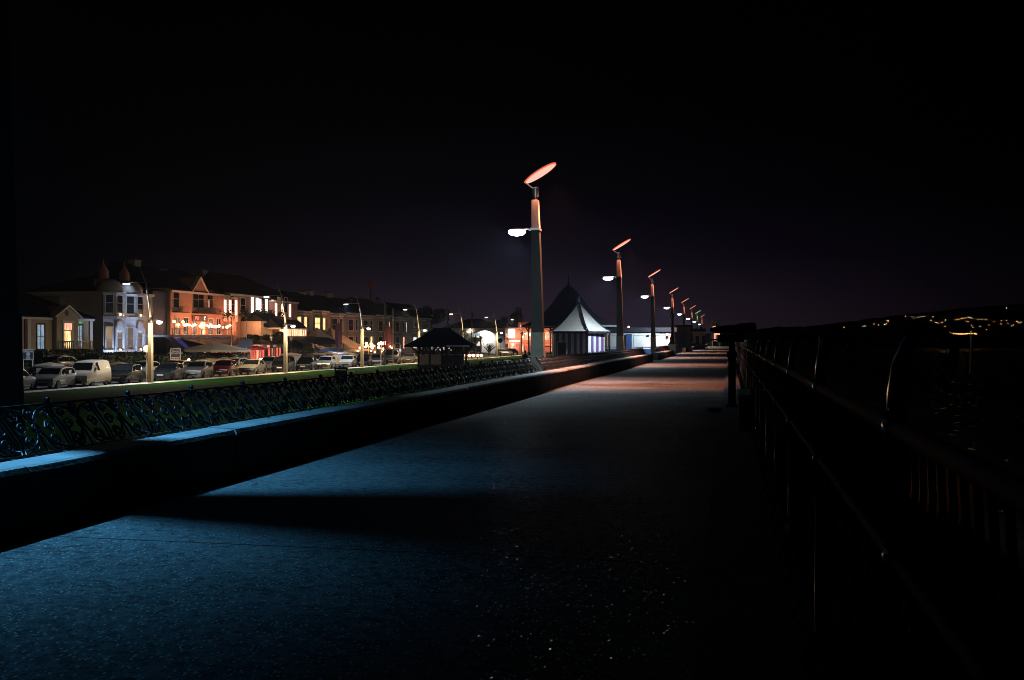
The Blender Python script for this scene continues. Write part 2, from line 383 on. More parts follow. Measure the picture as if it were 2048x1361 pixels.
# far hill across the bay, a real ridge about a kilometre off
b = MB(); n = 90; rid = [(1330, 678), (1420, 668), (1470, 664), (1515, 659), (1560, 654), (1600, 655), (1660, 648), (1720, 641), (1790, 632), (1860, 624), (1930, 616), (2010, 611), (2120, 604), (2300, 606)]
def ridge_y(px):
    for (a, ya), (c, yc) in zip(rid, rid[1:]):
        if a <= px <= c: return lerp(ya, yc, (px - a) / (c - a))
    return rid[-1][1]
rnd = random.Random(3); wob = [rnd.uniform(-1.2, 1.2) for _ in range(n + 1)]
for i in range(n + 1):
    px = lerp(1330, 2300, i / n); top = pt(px, ridge_y(px) + wob[i], 1050)
    for d, k in ((700, 0), (780, .12), (900, .62), (1050, 1), (1150, .8), (1260, 0)):
        p = pt(px, CY, d); b.v.append((p.x, p.y, -4.4 + (top.z + 4.4) * k))
for i in range(n):
    for j in range(5): b.f.append((i * 6 + j, (i + 1) * 6 + j, (i + 1) * 6 + j + 1, i * 6 + j + 1))
struct(b.build('hill', M['hill'], smooth=60))

# ================================================================= SEAT WALL AND ITS IRON BACK
WF, WB, WH = -4.92, -5.345, .5
WR = random.Random(11)
def seat_wall(y0, y1, label):
    prof = [(WF, -.02), (WF, WH - .05), (WF - .02, WH - .012), (WF - .05, WH), (WB + .05, WH + .004), (WB + .015, WH - .012), (WB, WH - .05), (WB, -.55)]
    r = thing('seat_wall', label, 'wall', (0, 0, 0), 0, 'seat walls along the promenade')
    bb = MB(); y = y0; k = 0
    while y < y1 - .01:
        e = min(y + 3.2, y1); q = WR.uniform(-.007, .007); g = WR.uniform(.008, .02); bb.prism([(x + q * .7, z + (q if z > 0 else 0)) for x, z in prof], 'y', y + g, e - .006); y = e
    bb.build('wall_body', M['wallcap'], r); return r
Y1END = yx(1306, WF)
seat_wall(-3, Y1END, 'long low seat wall along the promenade, starting closest to the camera')
seat_wall(Y1END + 5, yx(1351, WF), 'short low seat wall just past the gap, with its pale end face showing')
seat_wall(yx(1371, WF), yx(1420, WF), 'far low seat wall beyond the first ornate lamp pedestal')

BAY = 1.17
def slant(u, s):          # along the bench back (u), up the slope (s 0..1)
    return (lerp(-5.27, -5.5, s), u, lerp(.515, .875, s))
def spiral(c, r, a0, turns, n=16, k=.25, sx=1):
    out = []
    for i in range(n + 1):
        t = i / n; a = a0 + turns * 2 * PI * t; rr = r * lerp(1, k, t)
        out.append((c[0] + rr * math.cos(a) * sx, c[1] + rr * math.sin(a)))
    return out
def bez(a, b_, c, d, n=12):
    out = []
    for i in range(n + 1):
        t = i / n; q = 1 - t
        out.append(tuple(q ** 3 * a[j] + 3 * q * q * t * b_[j] + 3 * q * t * t * c[j] + t ** 3 * d[j] for j in (0, 1)))
    return out
sp = MB(); H = .43
def put(curve, r=.0085): sp.tube([slant(u, s / H) for u, s in curve], r * 1.45, 5)
for k in range(4):
    cu = .146 + .2925 * k
    put(spiral((cu, .095), .088, -PI * 1.15 if k % 2 else PI * 2.15, (1.25 if k % 2 else -1.25), 18, .32))
    put(spiral((cu, .095), .03, 0, 1, 8, 1), .007)
for k in range(2):
    u0 = .585 * k
    put(bez((u0 + .03, .03), (u0 + .45, .08), (u0 + .1, .36), (u0 + .55, .41), 14), .0095)
    put(bez((u0 + .55, .03), (u0 + .15, .1), (u0 + .5, .34), (u0 + .05, .41), 14), .0095)
    put(spiral((u0 + .29, .33), .075, PI / 2, 1.6, 18, .2))
    put(spiral((u0 + .29, .215), .055, -PI / 2, -1.4, 16, .25))
    put(bez((u0 + .29, .0), (u0 + .27, .1), (u0 + .31, .3), (u0 + .29, .42), 8), .007)
    put(spiral((u0 + .12, .22), .06, 0, 1.4, 16, .25)); put(spiral((u0 + .46, .22), .06, PI, -1.4, 16, .25)); put(spiral((u0 + .29, .39), .04, 0, 1, 8, 1), .007)
    for q in (.02, .56): put(bez((u0 + q, .0), (u0 + q + .06, .16), (u0 + q - .06, .3), (u0 + q, .42), 8), .008)
    for q in (.1, .48):
        put(spiral((u0 + q, .345), .05, PI, 1.5 if q < .3 else -1.5, 12, .3), .007)
PANEL = sp.mesh('scroll_panel', M['iron']); PANEL.shade_smooth()
st = MB(); st.box(-5.30, -5.275, -.016, .016, .5, .53)
st.tube([(-5.28, 0, .5), (-5.245, 0, .56), (-5.275, 0, .64), (-5.36, 0, .72), (-5.47, 0, .80), (-5.5, 0, .885)], [.014, .015, .014, .013, .012, .012], 6)
st.ball((-5.5, 0, .905), .028, 8, 5); st.lathe([(.02, -.03), (.028, -.024), (.028, -.016), (.016, -.01)], 8, (-5.5, 0, .9))
STAN = st.mesh('stanchion', M['iron']); STAN.shade_smooth()
def bench_back(y0, nb, label):
    r = thing('bench_back_railing', label, 'railing', (0, y0, 0), 0, 'scrolled iron bench backs on the seat walls'); Lg = nb * BAY
    MB().box(-5.512, -5.488, 0, Lg, .868, .884).build('top_rail', M['iron'], r)
    MB().box(-5.282, -5.262, 0, Lg, .512, .524).build('bottom_rail', M['iron'], r)
    for k in range(nb):
        o = link('scroll_panel', PANEL, r); o.location.y = k * BAY
        o = link('stanchion', STAN, r); o.location.y = k * BAY
    o = link('stanchion', STAN, r); o.location.y = Lg
Y320 = yx(320, -5.5)
g1, g2, g3 = yx(1073, -5.3), yx(1086, -5.3), yx(1292, -5.3)
n1 = int((g1 - (Y320 - 9 * BAY)) / BAY)
bench_back(g1 - n1 * BAY, n1, 'scrolled iron bench back running from the camera to the first tall lamp')
bench_back(g2, int((g3 - g2) / BAY), 'scrolled iron bench back from the first tall lamp to the wall gap')
bench_back(yx(1305, -5.3) + 4.2, int((yx(1342, -5.3) - yx(1305, -5.3) - 4) / BAY), 'scrolled iron bench back on the short wall past the gap')
bench_back(yx(1372, -5.3), int((yx(1404, -5.3) - yx(1372, -5.3)) / BAY), 'scrolled iron bench back on the far wall beyond the ornate lamp')

# ================================================================= PROMENADE LAMPS
LX = -5.95
lampPX = [-25, 1076, 1240.5, 1306.5, 1346, 1369, 1384.5, 1395.5, 1404.5]
lampName = ['promenade lamp column cut off by the edge beside the nearest seat wall', 'tallest promenade lamp, standing in the iron bench gap',
 'second tall lamp with an uplit orange disc, beside the white and blue building', 'third tall lamp with orange disc, in front of the white wall', 'fourth tall lamp in the row, with an orange disc above the dark flat roof',
 'fifth tall lamp in the row, next after the ornate lamp pedestal', 'sixth tall lamp in the row, just before the one with the green disc', 'tall promenade lamp with the only green disc', 'farthest tall promenade lamp, with an orange disc past the green one']
DC = Vector((.075, 0, 6.68)); DA = math.atan2(.6, .99)
ax, az = Vector((math.cos(DA), 0, math.sin(DA))), Vector((-math.sin(DA), 0, math.cos(DA)))
def disc(r0, r1, h0, h1, n=40):
    bb = MB()
    for rr, hh in ((r0, h0), (r1, h1)):
        for k in range(n):
            a = 2 * PI * k / n; bb.v.append(tuple(DC + ax * rr * math.cos(a) + Vector((0, .78, 0)) * rr * math.sin(a) + az * hh))
    for k in range(n): bb.f.append((k, (k + 1) % n, n + (k + 1) % n, n + k))
    return bb, n
def prom_lamp(i, px):
    y = yx(px, LX) if i else 8.05
    r = thing('promenade_lamp', lampName[i], 'lamp post', (LX if i else -6.4, y, 0), 0, 'tall promenade lamps with tilted discs')
    D2 = .15
    MB().prism([(-.2, -.6), (.265, -.6), (.19, 1.64), (-.2, 1.64)], 'y', -D2 - .03, D2 + .03).build('concrete_base', M['concrete'], r)
    MB().prism([(-.19, 1.64), (.18, 1.64), (.062, 4.86), (-.19, 4.86)], 'y', -D2, D2).build('column', M['postdark'], r)
    MB().prism([(-.21, 4.86), (.08, 4.86), (.08, 4.93), (-.21, 4.93)], 'y', -D2 - .12, D2 + .06).build('collar', M['steel'], r)
    MB().prism([(-.185, 4.93), (.055, 4.93), (.015, 5.80), (.0, 5.83), (-.17, 5.83), (-.185, 5.80)], 'y', -D2 + .02, D2 - .02).build('column_top', M['posttop'], r)
    MB().lathe([(.055, 5.83), (.055, 5.92), (.09, 5.93), (.1, 6.16), (.1, 6.22), (.07, 6.24)], 14, (-.075, 0, 0)).build('cap', M['steel'], r, 40)
    MB().tube([(-.06, -.04, 6.12), (-.42, -.04, 6.4)], .022, 6).tube([(-.06, .04, 6.12), (-.42, .04, 6.4)], .022, 6).build('strut', M['steel'], r)
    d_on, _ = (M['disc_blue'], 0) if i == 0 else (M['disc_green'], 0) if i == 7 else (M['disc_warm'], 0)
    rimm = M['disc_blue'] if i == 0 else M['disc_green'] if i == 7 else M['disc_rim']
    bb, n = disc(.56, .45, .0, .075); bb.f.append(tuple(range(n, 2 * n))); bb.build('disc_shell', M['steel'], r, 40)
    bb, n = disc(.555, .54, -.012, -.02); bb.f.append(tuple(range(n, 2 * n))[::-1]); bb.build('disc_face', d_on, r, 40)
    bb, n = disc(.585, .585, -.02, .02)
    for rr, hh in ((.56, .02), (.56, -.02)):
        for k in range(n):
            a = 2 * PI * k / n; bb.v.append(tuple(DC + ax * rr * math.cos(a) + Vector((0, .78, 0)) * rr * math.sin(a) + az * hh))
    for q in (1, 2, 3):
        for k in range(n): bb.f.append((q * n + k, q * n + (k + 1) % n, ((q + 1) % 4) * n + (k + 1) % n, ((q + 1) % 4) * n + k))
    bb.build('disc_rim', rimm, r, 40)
    MB().tube([(-.19, 0, 4.88), (-.34, 0, 4.93), (-.46, 0, 4.92)], [.035, .03, .03], 6).build('arm', M['steel'], r, 50)
    bb = MB().lathe([(.02, .055), (.15, .05), (.2, .02), (.21, 0), (.18, -.012)], 16, (0, 0, 0), 0, 1.25, .75)
    bb.xf(Matrix.Translation((-.68, 0, 4.9)))
    hd = bb.build('lamp_head', M['grey_metal'], r, 40)
    MB().lathe([(.22, -.02), (.23, -.09), (.17, -.16), (.03, -.2)], 16, (0, 0, 0), 0, 1.25, .75).xf(Matrix.Translation((-.68, 0, 4.9))).build('lens', M['ledlamp' if i else 'bluelamp'], hd, 60)
    if i == 0: hc_, dc_ = (.12, .52, .98), (.1, .4, 1)
    else: hc_, dc_ = (.72, .88, 1), (1, .31, .16)
    if i == 7: dc_ = (.3, 1, .4)
    hw, dw = LAMPW[i]
    o = spot('lamp_light', (-.68, 0, 4.66), (-.68, 0, 0), hw, hc_, 108 if i == 0 else 165, 1, .07, r)
    o.rotation_euler = (0, R(-5 if i == 0 else 9), 0); o.scale = (.9, 1.35, 1) if i == 0 else (1, 1, 1)
    if i == 0: spot('lamp_light', (-.68, .1, 4.66), (1.3, 26, 1.0), 3200, (.6, .8, .9), 46, 1, .07, r)  # added narrow fill on the next lamp's base, no real second projector
    if i: spot('landward_fill', (-.72, 0, 4.64), (-7, -4, 2.6), 1300, (.72, .88, 1), 120, 1, .06, r)  # added landward fill from the head, brightens kiosk and shelter
    if dw: spot('disc_light', (.55, 0, 6.5), (1.5, .8, 0), dw, dc_, 96, 1, .25, r)
    if i: spot('column_top_fill', (-.06, -.26, 6.1), (-.06, -.1, 4.9), 30, dc_, 70, 1, .02, r)  # added downward fill on the column top, in place of the disc's bounce
LAMPW = [(2600, 0)] + [(3200, 8000)] * 8
for i, px in enumerate(lampPX): prom_lamp(i, px)

# ================================================================= SEA RAILING, TELESCOPE AND BITS BY IT
RX = .37; SPAN = 2.05
pm = MB()
pm.tube([(0, 0, .05), (0, 0, 1.24)], .024, 8)
pm.tube([(0, 0, 1.2)] + [(.07 - .07 * math.cos(t) * (1 - .35 * t / 5), 0, 1.28 + .15 * math.sin(min(t, PI / 2)) - (.0 if t < 1.6 else .035 * (t - 1.57))) for t in [x * .42 for x in range(11)]], [.022] + [.02 - .0011 * x for x in range(11)], 8)
pm.ball((0, 0, 1.2), .034, 8, 5); pm.ball((0, 0, .9), .034, 8, 5); pm.lathe([(.06, .05), (.06, .1), (.035, .15), (.026, .2)], 8, (0, 0, 0))
RPOST = pm.mesh('rail_post', M['ironblue']); RPOST.shade_smooth()
bm_ = MB()
for k in range(22):
    y = (k + .5) * SPAN / 22
    bm_.tube([(0, y, .9), (0, y + .022, 1.0), (0, y - .022, 1.1), (0, y, 1.2)], .007, 4, False); bm_.ball((0, y, 1.05), .016, 6, 4)
for k in range(3):
    y = (k + .5) * SPAN / 3
    bm_.tube([(0, y, .1), (0, y, .9)], .012, 5, False)
    for sgn in (1, -1):
        bm_.tube([(0, y + sgn * v, .13 + u) for u, v in spiral((.14, .12), .11, PI, -1.3 * 1, 14, .3)], .009, 5)
        bm_.tube([(0, y + sgn * v, .62 + u) for u, v in spiral((.12, .13), .12, 0, 1.3, 14, .3)], .009, 5)
    bm_.tube([(-.03, y, .09), (-.09, y, .14), (-.05, y, .24), (0, y, .32)], .011, 5)
RBAY = bm_.mesh('railing_bay', M['railmatte']); RBAY.shade_smooth()
rr_ = thing('sea_railing', 'dark ornate iron railing with curled posts along the sea edge', 'railing', (RX, 2.5 - 3 * SPAN, .09))
NP = 92
rl = MB()
for z, t in ((1.11, .022), (.81, .016), (.05, .016)):
    MB().tube([(0, 0, z + .0), (0, NP * SPAN, z)], t, 8).build('handrail' if z > 1 else 'rail', M['railmatte'], rr_, 60)
for k in range(NP):
    o = link('rail_post', RPOST, rr_); o.location = (0, k * SPAN, -.09)
    o = link('railing_bay', RBAY, rr_); o.location = (0, k * SPAN, -.09)

d = 20.5; p = pt(1464, 823, d)
r = thing('viewing_telescope', 'black coin operated telescope on a post beside the sea railing', 'telescope', (p.x, p.y, .09), TH)
MB().box(-.5, .1, -.22, .22, -.085, -.01).build('base_slab', M['plinth'], r)
MB().lathe([(.12, -.01), (.12, .03), (.075, .05), (.072, .95), (.1, .97), (.1, 1.06), (.06, 1.1), (.05, 1.32)], 16, (0, 0, 0)).build('pillar', M['railmatte'], r, 40)
bb = MB(); T = Matrix.Translation((.02, 0, 1.53)) @ Matrix.Rotation(R(-2.5), 4, 'Y')
bb.add(*(lambda q: (q.v, q.f))(MB().lathe([(.028, -.46), (.04, -.455), (.04, -.40), (.055, -.37), (.07, -.3), (.078, .05), (.10, .1), (.105, .43), (.095, .44)], 16).xf(T @ Matrix.Rotation(R(90), 4, 'Y'))))
bb.build('tube', M['black'], r, 40)
MB().box(-.30, .22, -.07, .07, 1.27, 1.41).box(-.45, -.28, -.02, .02, 1.30, 1.33).build('coin_box', M['black'], r)
MB().box(-.27, -.19, -.078, -.071, 1.315, 1.345).build('instruction_plate', M['steel'], r)
MB().box(-.32, -.30, -.01, .01, 1.58, 1.65).box(.36, .38, -.01, .01, 1.64, 1.67).build('sight', M['black'], r)
r = thing('low_pier', 'low stone pier with a pale sloping cap below the sea railing', 'pier', (.13, 15.4, .09))
MB().box(0, .19, 0, 1.9, 0, .46).build('pier_body', M['plinth'], r)
MB().prism([(-.02, .462), (.2, .462), (.17, .52), (.0, .505)], 'y', -.03, 1.93).build('cap', M['stonepier'], r)

# ornate old lamp standards at the wall ends
def ornate(px, h, label):
    y = yx(px, -5.1); r = thing('ornate_lamp', label, 'lamp post', (-5.1, y, 0), 0, 'ornate cast lamp standards on pedestals')
    MB().box(-.32, .32, -.32, .32, -.5, .95).box(-.37, .37, -.37, .37, .95, 1.05).build('pedestal', M['stonepier'], r)
    MB().lathe([(.25, 1.05), (.27, 1.12), (.16, 1.3), (.22, 1.5), (.12, 1.75), (.07, 1.95), (.055, 3), (.05, h)], 12).build('post', M['black'], r, 40)
    for s in (-1, 1): MB().ball((0, .24 * s, 1.25), .12, 8, 5).tube([(0, .2 * s, 1.3), (0, .3 * s, 1.5), (0, .1 * s, 1.7)], .03, 6).build('dolphin_scroll', M['black'], r, 50)
    MB().lathe([(.06, h), (.16, h + .1), (.2, h + .4), (.05, h + .55)], 10).build('lantern', M['glass'], r, 40)
ornate(1344, 3.3, 'ornate black lamp standard on a pale pedestal, by the short seat wall')
ornate(1402, 3.3, 'ornate black lamp standard on a pedestal at the far seat wall')
y = yx(1417, -5.1); r = thing('stone_pedestal', 'squat stone pedestal with a dark bowl at the far end of the wall', 'pedestal', (-5.1, y, 0))
MB().box(-.55, .55, -.4, .4, 0, .85).build('block', M['stonepier'], r); MB().lathe([(.2, .85), (.5, 1.2), (.55, 1.5), (.3, 1.62)], 12).build('bowl', M['black'], r, 40)
# dark block beside the first ornate lamp: a closed kiosk cabin
y = yx(1352, -6.2); r = thing('utility_cabin', 'narrow black cabin standing between the short and the far seat wall', 'cabin', (-6.6, y + 3, -.3))
MB().box(0, 2.0, 0, 3.2, 0, 3.3).build('body', M['black'], r); MB().box(-.15, 2.15, -.15, 3.35, 3.3, 3.5, .08).build('roof', M['slate'], r); MB().box(.5, 1.4, -.03, -.001, .3, 2.4).build('door', M['navy'], r)
# lattice tower at the far end
d = 235; p = pt(1431, 690, d); r = thing('scaffold_tower', 'slim square frame tower with lit panels at the far end of the promenade', 'tower', (p.x, p.y, 0), TH)
hh = 1.4 + 49 * d / F; bb = MB()
for sx_ in (-.85, .85):
    for sy_ in (-.85, .85): bb.tube([(sx_, sy_, 0), (sx_, sy_, hh)], .07, 5)
for k in range(6):
    z = hh * (k + 1) / 6; bb.box(-.9, .9, -.92, -.82, z - .06, z + .06).box(-.9, .9, .82, .92, z - .06, z + .06).box(-.92, -.82, -.8, .8, z - .06, z + .06).box(.82, .92, -.8, .8, z - .06, z + .06)
bb.build('frame', M['grey_metal'], r)
MB().box(-.78, .78, -.8, -.74, hh * .68, hh * .82).build('panel', M['grey_metal'], r)
MB().box(-.78, .78, -.8, -.74, hh * .50, hh * .65).build('panel', M['w_pink'], r)
MB().box(-.5, .78, -.8, -.74, hh * .18, hh * .42).build('panel', M['w_pink'], r)

# beach markers and lights across the bay
p = pt(1940, 738, 130); r = thing('beach_marker', 'leaning tan marker post standing on the beach', 'post', (p.x, p.y, p.z))
MB().tube([(0, 0, -.6), (.18, 0, 4.35)], .12, 8).build('pole', M['cream_metal'], r, 50); MB().box(.1, .75, -.05, .05, 1.0, 2.2).build('board', M['wood'], r)
p = pt(1638, 706, 90); r = thing('marker_pole', 'thin grey pole with a small reddish box on the beach', 'post', (p.x, p.y, p.z))
MB().tube([(0, 0, -2.4), (0, 0, 1.4)], .04, 6).build('pole', M['grey_metal'], r); MB().box(.05, .2, -.08, .08, .85, 1.15).build('box', M['dkred'], r)
HL = MB().ball((0, 0, 0), .5, 6, 4).mesh('hill_lamp', M['hilllight']); HL2 = MB().ball((0, 0, 0), .5, 6, 4).mesh('hill_lamp', M['hilllight2'])
shore = [(1860, 665)] + [(1876, 665.5), (1881, 665), (1885, 665.5), (1889, 666), (1893, 666), (1900, 667), (1907, 668), (1913, 668.5), (1917, 669), (1921, 669), (1925, 669), (1930, 669), (1934, 668.5), (1939, 668), (1944, 668), (1949, 668), (1952, 669)]
for x, y in shore:
    o = link('shore_lamp', HL); p = pt(x, y, 640); o.location = p; o.scale = (.75,) * 3
    tag(o, 'tiny orange lamp in the level string along the far shore', 'shore lamp', 'orange lamps strung along the far shore')
hill = [(1726, 653.5), (1730, 653), (1748, 649), (1757, 651), (1769, 650), (1773, 649), (1774, 642), (1777, 643), (1811, 633), (1824, 634), (1827, 638.5), (1837, 635.5), (1843, 634), (1848, 634), (1862, 641.5), (1866, 634.5), (1854, 651.5), (1872, 646), (1876, 647), (1884, 646), (1890, 654), (1891, 641), (1912, 640.5), (1917, 640), (1923, 637), (1926, 637.5), (1931, 637), (1937, 634.5), (1941, 636), (1944, 638), (1932, 643), (1936, 644.5), (1956, 640), (1963, 639.5), (1972, 640), (1943, 651), (1946, 656), (1960, 653.5), (1973, 660), (1978, 651), (1988, 644.5), (2003, 642), (2013, 642), (2016, 648), (2002, 649), (2023, 653), (2027, 651), (2034, 643.5), (2038, 647), (2042, 645), (1866, 652), (1942, 664), (1688, 655.5)]
for i, (x, y) in enumerate(hill):
    white = i % 4 == 1; o = link('hill_lamp', HL2 if white else HL); o.location = pt(x, y, 770); o.scale = (.5 + .25 * ((i * 37) % 10) / 10,) * 3
    tag(o, 'tiny pale lamp scattered on the dark hillside across the bay' if white else 'tiny orange lamp scattered on the dark hillside across the bay', 'hill lamp', 'pale lamps on the far hillside' if white else 'orange lamps on the far hillside')
o = link('mast_light', HL2); o.location = pt(2013, 617, 1000); tag(o, 'single bluish light high above the hill at the right edge', 'light')
# ================================================================= CARS
def car_profile(kind):
    # stations: x, top z, belt z (top of the painted side), half width ; nose at +x
    if kind == 'hatch':
        L_, st_ = 3.95, [(1.97, .52, .52, .70), (1.93, .68, .68, .76), (1.75, .78, .78, .81), (1.3, .88, .88, .83), (.98, .94, .90, .84), (.35, 1.38, .93, .84), (.05, 1.44, .94, .84), (-.6, 1.47, .95, .84), (-1.25, 1.43, .97, .83), (-1.6, 1.36, .98, .82), (-1.88, .98, .97, .79), (-1.96, .80, .80, .77), (-1.97, .5, .5, .72)]
    elif kind == 'saloon':
        L_, st_ = 4.3, [(2.12, .50, .50, .70), (2.08, .64, .64, .78), (1.9, .74, .74, .82), (1.3, .85, .85, .85), (.85, .92, .88, .86), (.1, 1.36, .91, .86), (-.25, 1.41, .92, .86), (-.8, 1.41, .93, .86), (-1.2, 1.35, .94, .85), (-1.65, 1.0, .95, .84), (-2.05, .93, .93, .80), (-2.12, .8, .8, .77), (-2.14, .5, .5, .72)]
    elif kind == 'mpv':
        L_, st_ = 4.2, [(2.08, .55, .55, .70), (2.04, .72, .72, .78), (1.9, .84, .84, .84), (1.5, .98, .98, .86), (1.2, 1.05, 1.0, .86), (.45, 1.54, 1.03, .87), (.1, 1.60, 1.04, .87), (-.8, 1.64, 1.05, .87), (-1.6, 1.60, 1.06, .86), (-1.85, 1.5, 1.07, .84), (-2.02, 1.05, 1.04, .80), (-2.07, .8, .8, .78), (-2.08, .5, .5, .72)]
    else:  # van
        L_, st_ = 4.3, [(2.15, .58, .58, .72), (2.12, .78, .78, .80), (1.95, .92, .92, .85), (1.5, 1.06, 1.06, .88), (1.25, 1.12, 1.08, .88), (.6, 1.68, 1.10, .89), (.3, 1.78, 1.10, .89), (-.6, 1.84, 1.10, .89), (-1.8, 1.82, 1.10, .89), (-2.05, 1.75, 1.10, .88), (-2.12, 1.1, 1.1, .86), (-2.14, .8, .8, .85), (-2.15, .5, .5, .80)]
    return st_
def car_mesh(kind):
    st_ = car_profile(kind); parts = {}
    def half(x, z):      # half width of the body at height z
        for (xa, ta, ba, ha), (xb, tb, bb_, hb) in zip(st_, st_[1:]):
            if xb <= x <= xa:
                t = (xa - x) / (xa - xb); top, belt, h = lerp(ta, tb, t), lerp(ba, bb_, t), lerp(ha, hb, t); break
        else: top, belt, h = .5, .5, .7
        if z <= belt or top - belt < .02: return h
        return h * (1 - .2 * (z - belt) / .5)
    bb = MB(); rings = []
    wx = (1.25, -1.2) if kind != 'saloon' else (1.3, -1.3)
    for x, top, belt, h in st_:
        zb = .2; ht = half(x, top - .03) if top > belt + .02 else h * .9
        zt = max(top - .03, belt)
        ring = [(-h * .9, zb), (-h, .38), (-h * 1.0, min(.62, belt)), (-h * .985, belt), (-ht, zt), (-ht * .6, top + (.015 if top > belt + .02 else .01)), (0, top + (.025 if top > belt + .02 else .02))]
        ring = ring + [(-a, z) for a, z in ring[-2::-1]]
        rings.append([(x, a, z) for a, z in ring])
    m = len(rings[0])
    for rg in rings: bb.v += rg
    for i in range(len(rings) - 1):
        for k in range(m - 1): bb.f.append((i * m + k, (i + 1) * m + k, (i + 1) * m + k + 1, i * m + k + 1))
        bb.f.append((i * m + m - 1, (i + 1) * m + m - 1, (i + 1) * m, i * m))
    bb.f += [tuple(range(m)), tuple(range((len(rings) - 1) * m, len(rings) * m))[::-1]]
    me = bb.mesh('body', M['grey_metal']); me.shade_smooth(); me.set_sharp_from_angle(angle=R(35)); parts['body'] = me
    g = 5 if kind in ('hatch', 'saloon') else 5
    cowl = st_[4]; wtop = st_[5]; wtop2 = st_[6]
    # windscreen
    def off(p, n=(.012, 0, .012)): return (p[0] + n[0], p[1] + n[1], p[2] + n[2])
    a, c = cowl, wtop
    ws = MB(); x0, z0 = a[0] - .04, a[1] + .05; x1, z1 = c[0] + .05, c[1] - .02
    ws.quad(off((x0, -a[3] * .86, z0)), off((x0, a[3] * .86, z0)), off((x1, half(x1, z1) * .93, z1)), off((x1, -half(x1, z1) * .93, z1)))
    parts['windscreen'] = ws.mesh('windscreen', M['carglass'])
    # side glass
    rear_i = 9 if kind in ('hatch', 'mpv') else 8
    xr = st_[rear_i][0] + .1
    cuts = [cowl[0] - .32, -.18, xr] if kind != 'van' else [cowl[0] - .32, .0]
    for sgn in (-1, 1):
        sg = MB()
        for xa, xb in zip(cuts, cuts[1:]):
            xa_ = xa - .03; xb_ = xb + .03
            def topz(x):
                for (pa, ta, ba, ha), (pb, tb, b2, hb) in zip(st_, st_[1:]):
                    if pb <= x <= pa: return lerp(ta, tb, (pa - x) / (pa - pb)) - .1
            def bel(x):
                for (pa, ta, ba, ha), (pb, tb, b2, hb) in zip(st_, st_[1:]):
                    if pb <= x <= pa: return lerp(ba, b2, (pa - x) / (pa - pb)) + .03
            n_ = 4; vs = []
            for k in range(n_ + 1):
                x = lerp(xa_, xb_, k / n_); zt = max(topz(x), bel(x) + .01)
                vs += [(x, sgn * (half(x, bel(x)) + .008), bel(x)), (x, sgn * (half(x, zt) + .012), zt)]
            sg.add(vs, [(2 * k, 2 * k + 1, 2 * k + 3, 2 * k + 2) if sgn > 0 else (2 * k, 2 * k + 2, 2 * k + 3, 2 * k + 1) for k in range(n_)])
        parts['side_window' + '+-'[sgn < 0]] = sg.mesh('side_window', M['carglass'])
    ra, rb = st_[rear_i], st_[rear_i + 1]
    rw = MB(); rw.quad((ra[0] - .03, half(ra[0], ra[1] - .05) * .9, ra[1] - .05), (ra[0] - .03, -half(ra[0], ra[1] - .05) * .9, ra[1] - .05), (rb[0] - .012, -rb[3] * .85, rb[1] + .08), (rb[0] - .012, rb[3] * .85, rb[1] + .08))
    parts['rear_window'] = rw.mesh('rear_window', M['carglass'])
    fx = st_[0][0]
    gr = MB(); gr.box(fx - .06, fx + .012, -.42, .42, .30, .44).box(fx - .03, fx + .006, -.3, .3, .53, .60)
    parts['grille'] = gr.mesh('grille', M['black'])
    pl = MB().box(fx + .005, fx + .022, -.26, .26, .44, .53); parts['number_plate'] = pl.mesh('number_plate', M['plate'])
    for sgn in (-1, 1): parts['sill' + '+-'[sgn < 0]] = MB().box(st_[-3][0] + .5, st_[2][0] - .5, sgn * .84 - .02, sgn * .84 + .02, .2, .3).mesh('sill', M['black'])
    hl = MB(); z = st_[1][1]
    hl.add([(fx - .03, .40, z - .13), (fx - .03, .40, z - .02), (fx - .14, .40, z + .03), (fx - .12, .74, z - .10), (fx - .10, .75, z + .02), (fx - .33, .80, z + .07), (fx - .02, .42, z - .12), (fx - .28, .81, z - .04)], [(0, 3, 4, 1), (1, 4, 5, 2), (3, 7, 5, 4)])
    parts['headlight'] = hl.mesh('headlight', M['lens'])
    mi = MB().box(-.06, .06, 0, .16, 0, .11, .02); parts['mirror'] = mi.mesh('mirror', M['grey_metal'])
    tl = MB().box(-.03, .03, -.07, .07, -.12, .14); parts['tail_light'] = tl.mesh('tail_light', M['redlens'])
    ty = MB().lathe([(.2, -.09), (.29, -.09), (.31, -.06), (.31, .06), (.29, .09), (.2, .09)], 18).xf(Matrix.Rotation(R(90), 4, 'X'))
    parts['wheel'] = ty.mesh('wheel', M['rubber']); parts['wheel'].shade_smooth(); parts['wheel'].set_sharp_from_angle(angle=R(40))
    ri = MB(); ri.lathe([(.02, -.075), (.07, -.08), (.07, .08), (.02, .075)], 8)
    for k in range(7):
        a_ = 2 * PI * k / 7; ri.add(*(lambda q: (q.v, q.f))(MB().box(.05, .195, -.024, .024, -.08, .08).xf(Matrix.Rotation(a_, 4, 'Z'))))
    ri.lathe([(.18, -.085), (.205, -.088), (.205, .088), (.18, .085)], 18); ri.xf(Matrix.Rotation(R(90), 4, 'X'))
    parts['rim'] = ri.mesh('rim', M['rim'])
    return parts, wx, fx, st_
CARS = {k: car_mesh(k) for k in ('hatch', 'saloon', 'mpv', 'van')}
PAINT = {}
def paint(c, metal=.35):
    if c not in PAINT: PAINT[c] = mat('car paint', c, .28, metal, var=.06, coat=.6)
    return PAINT[c]
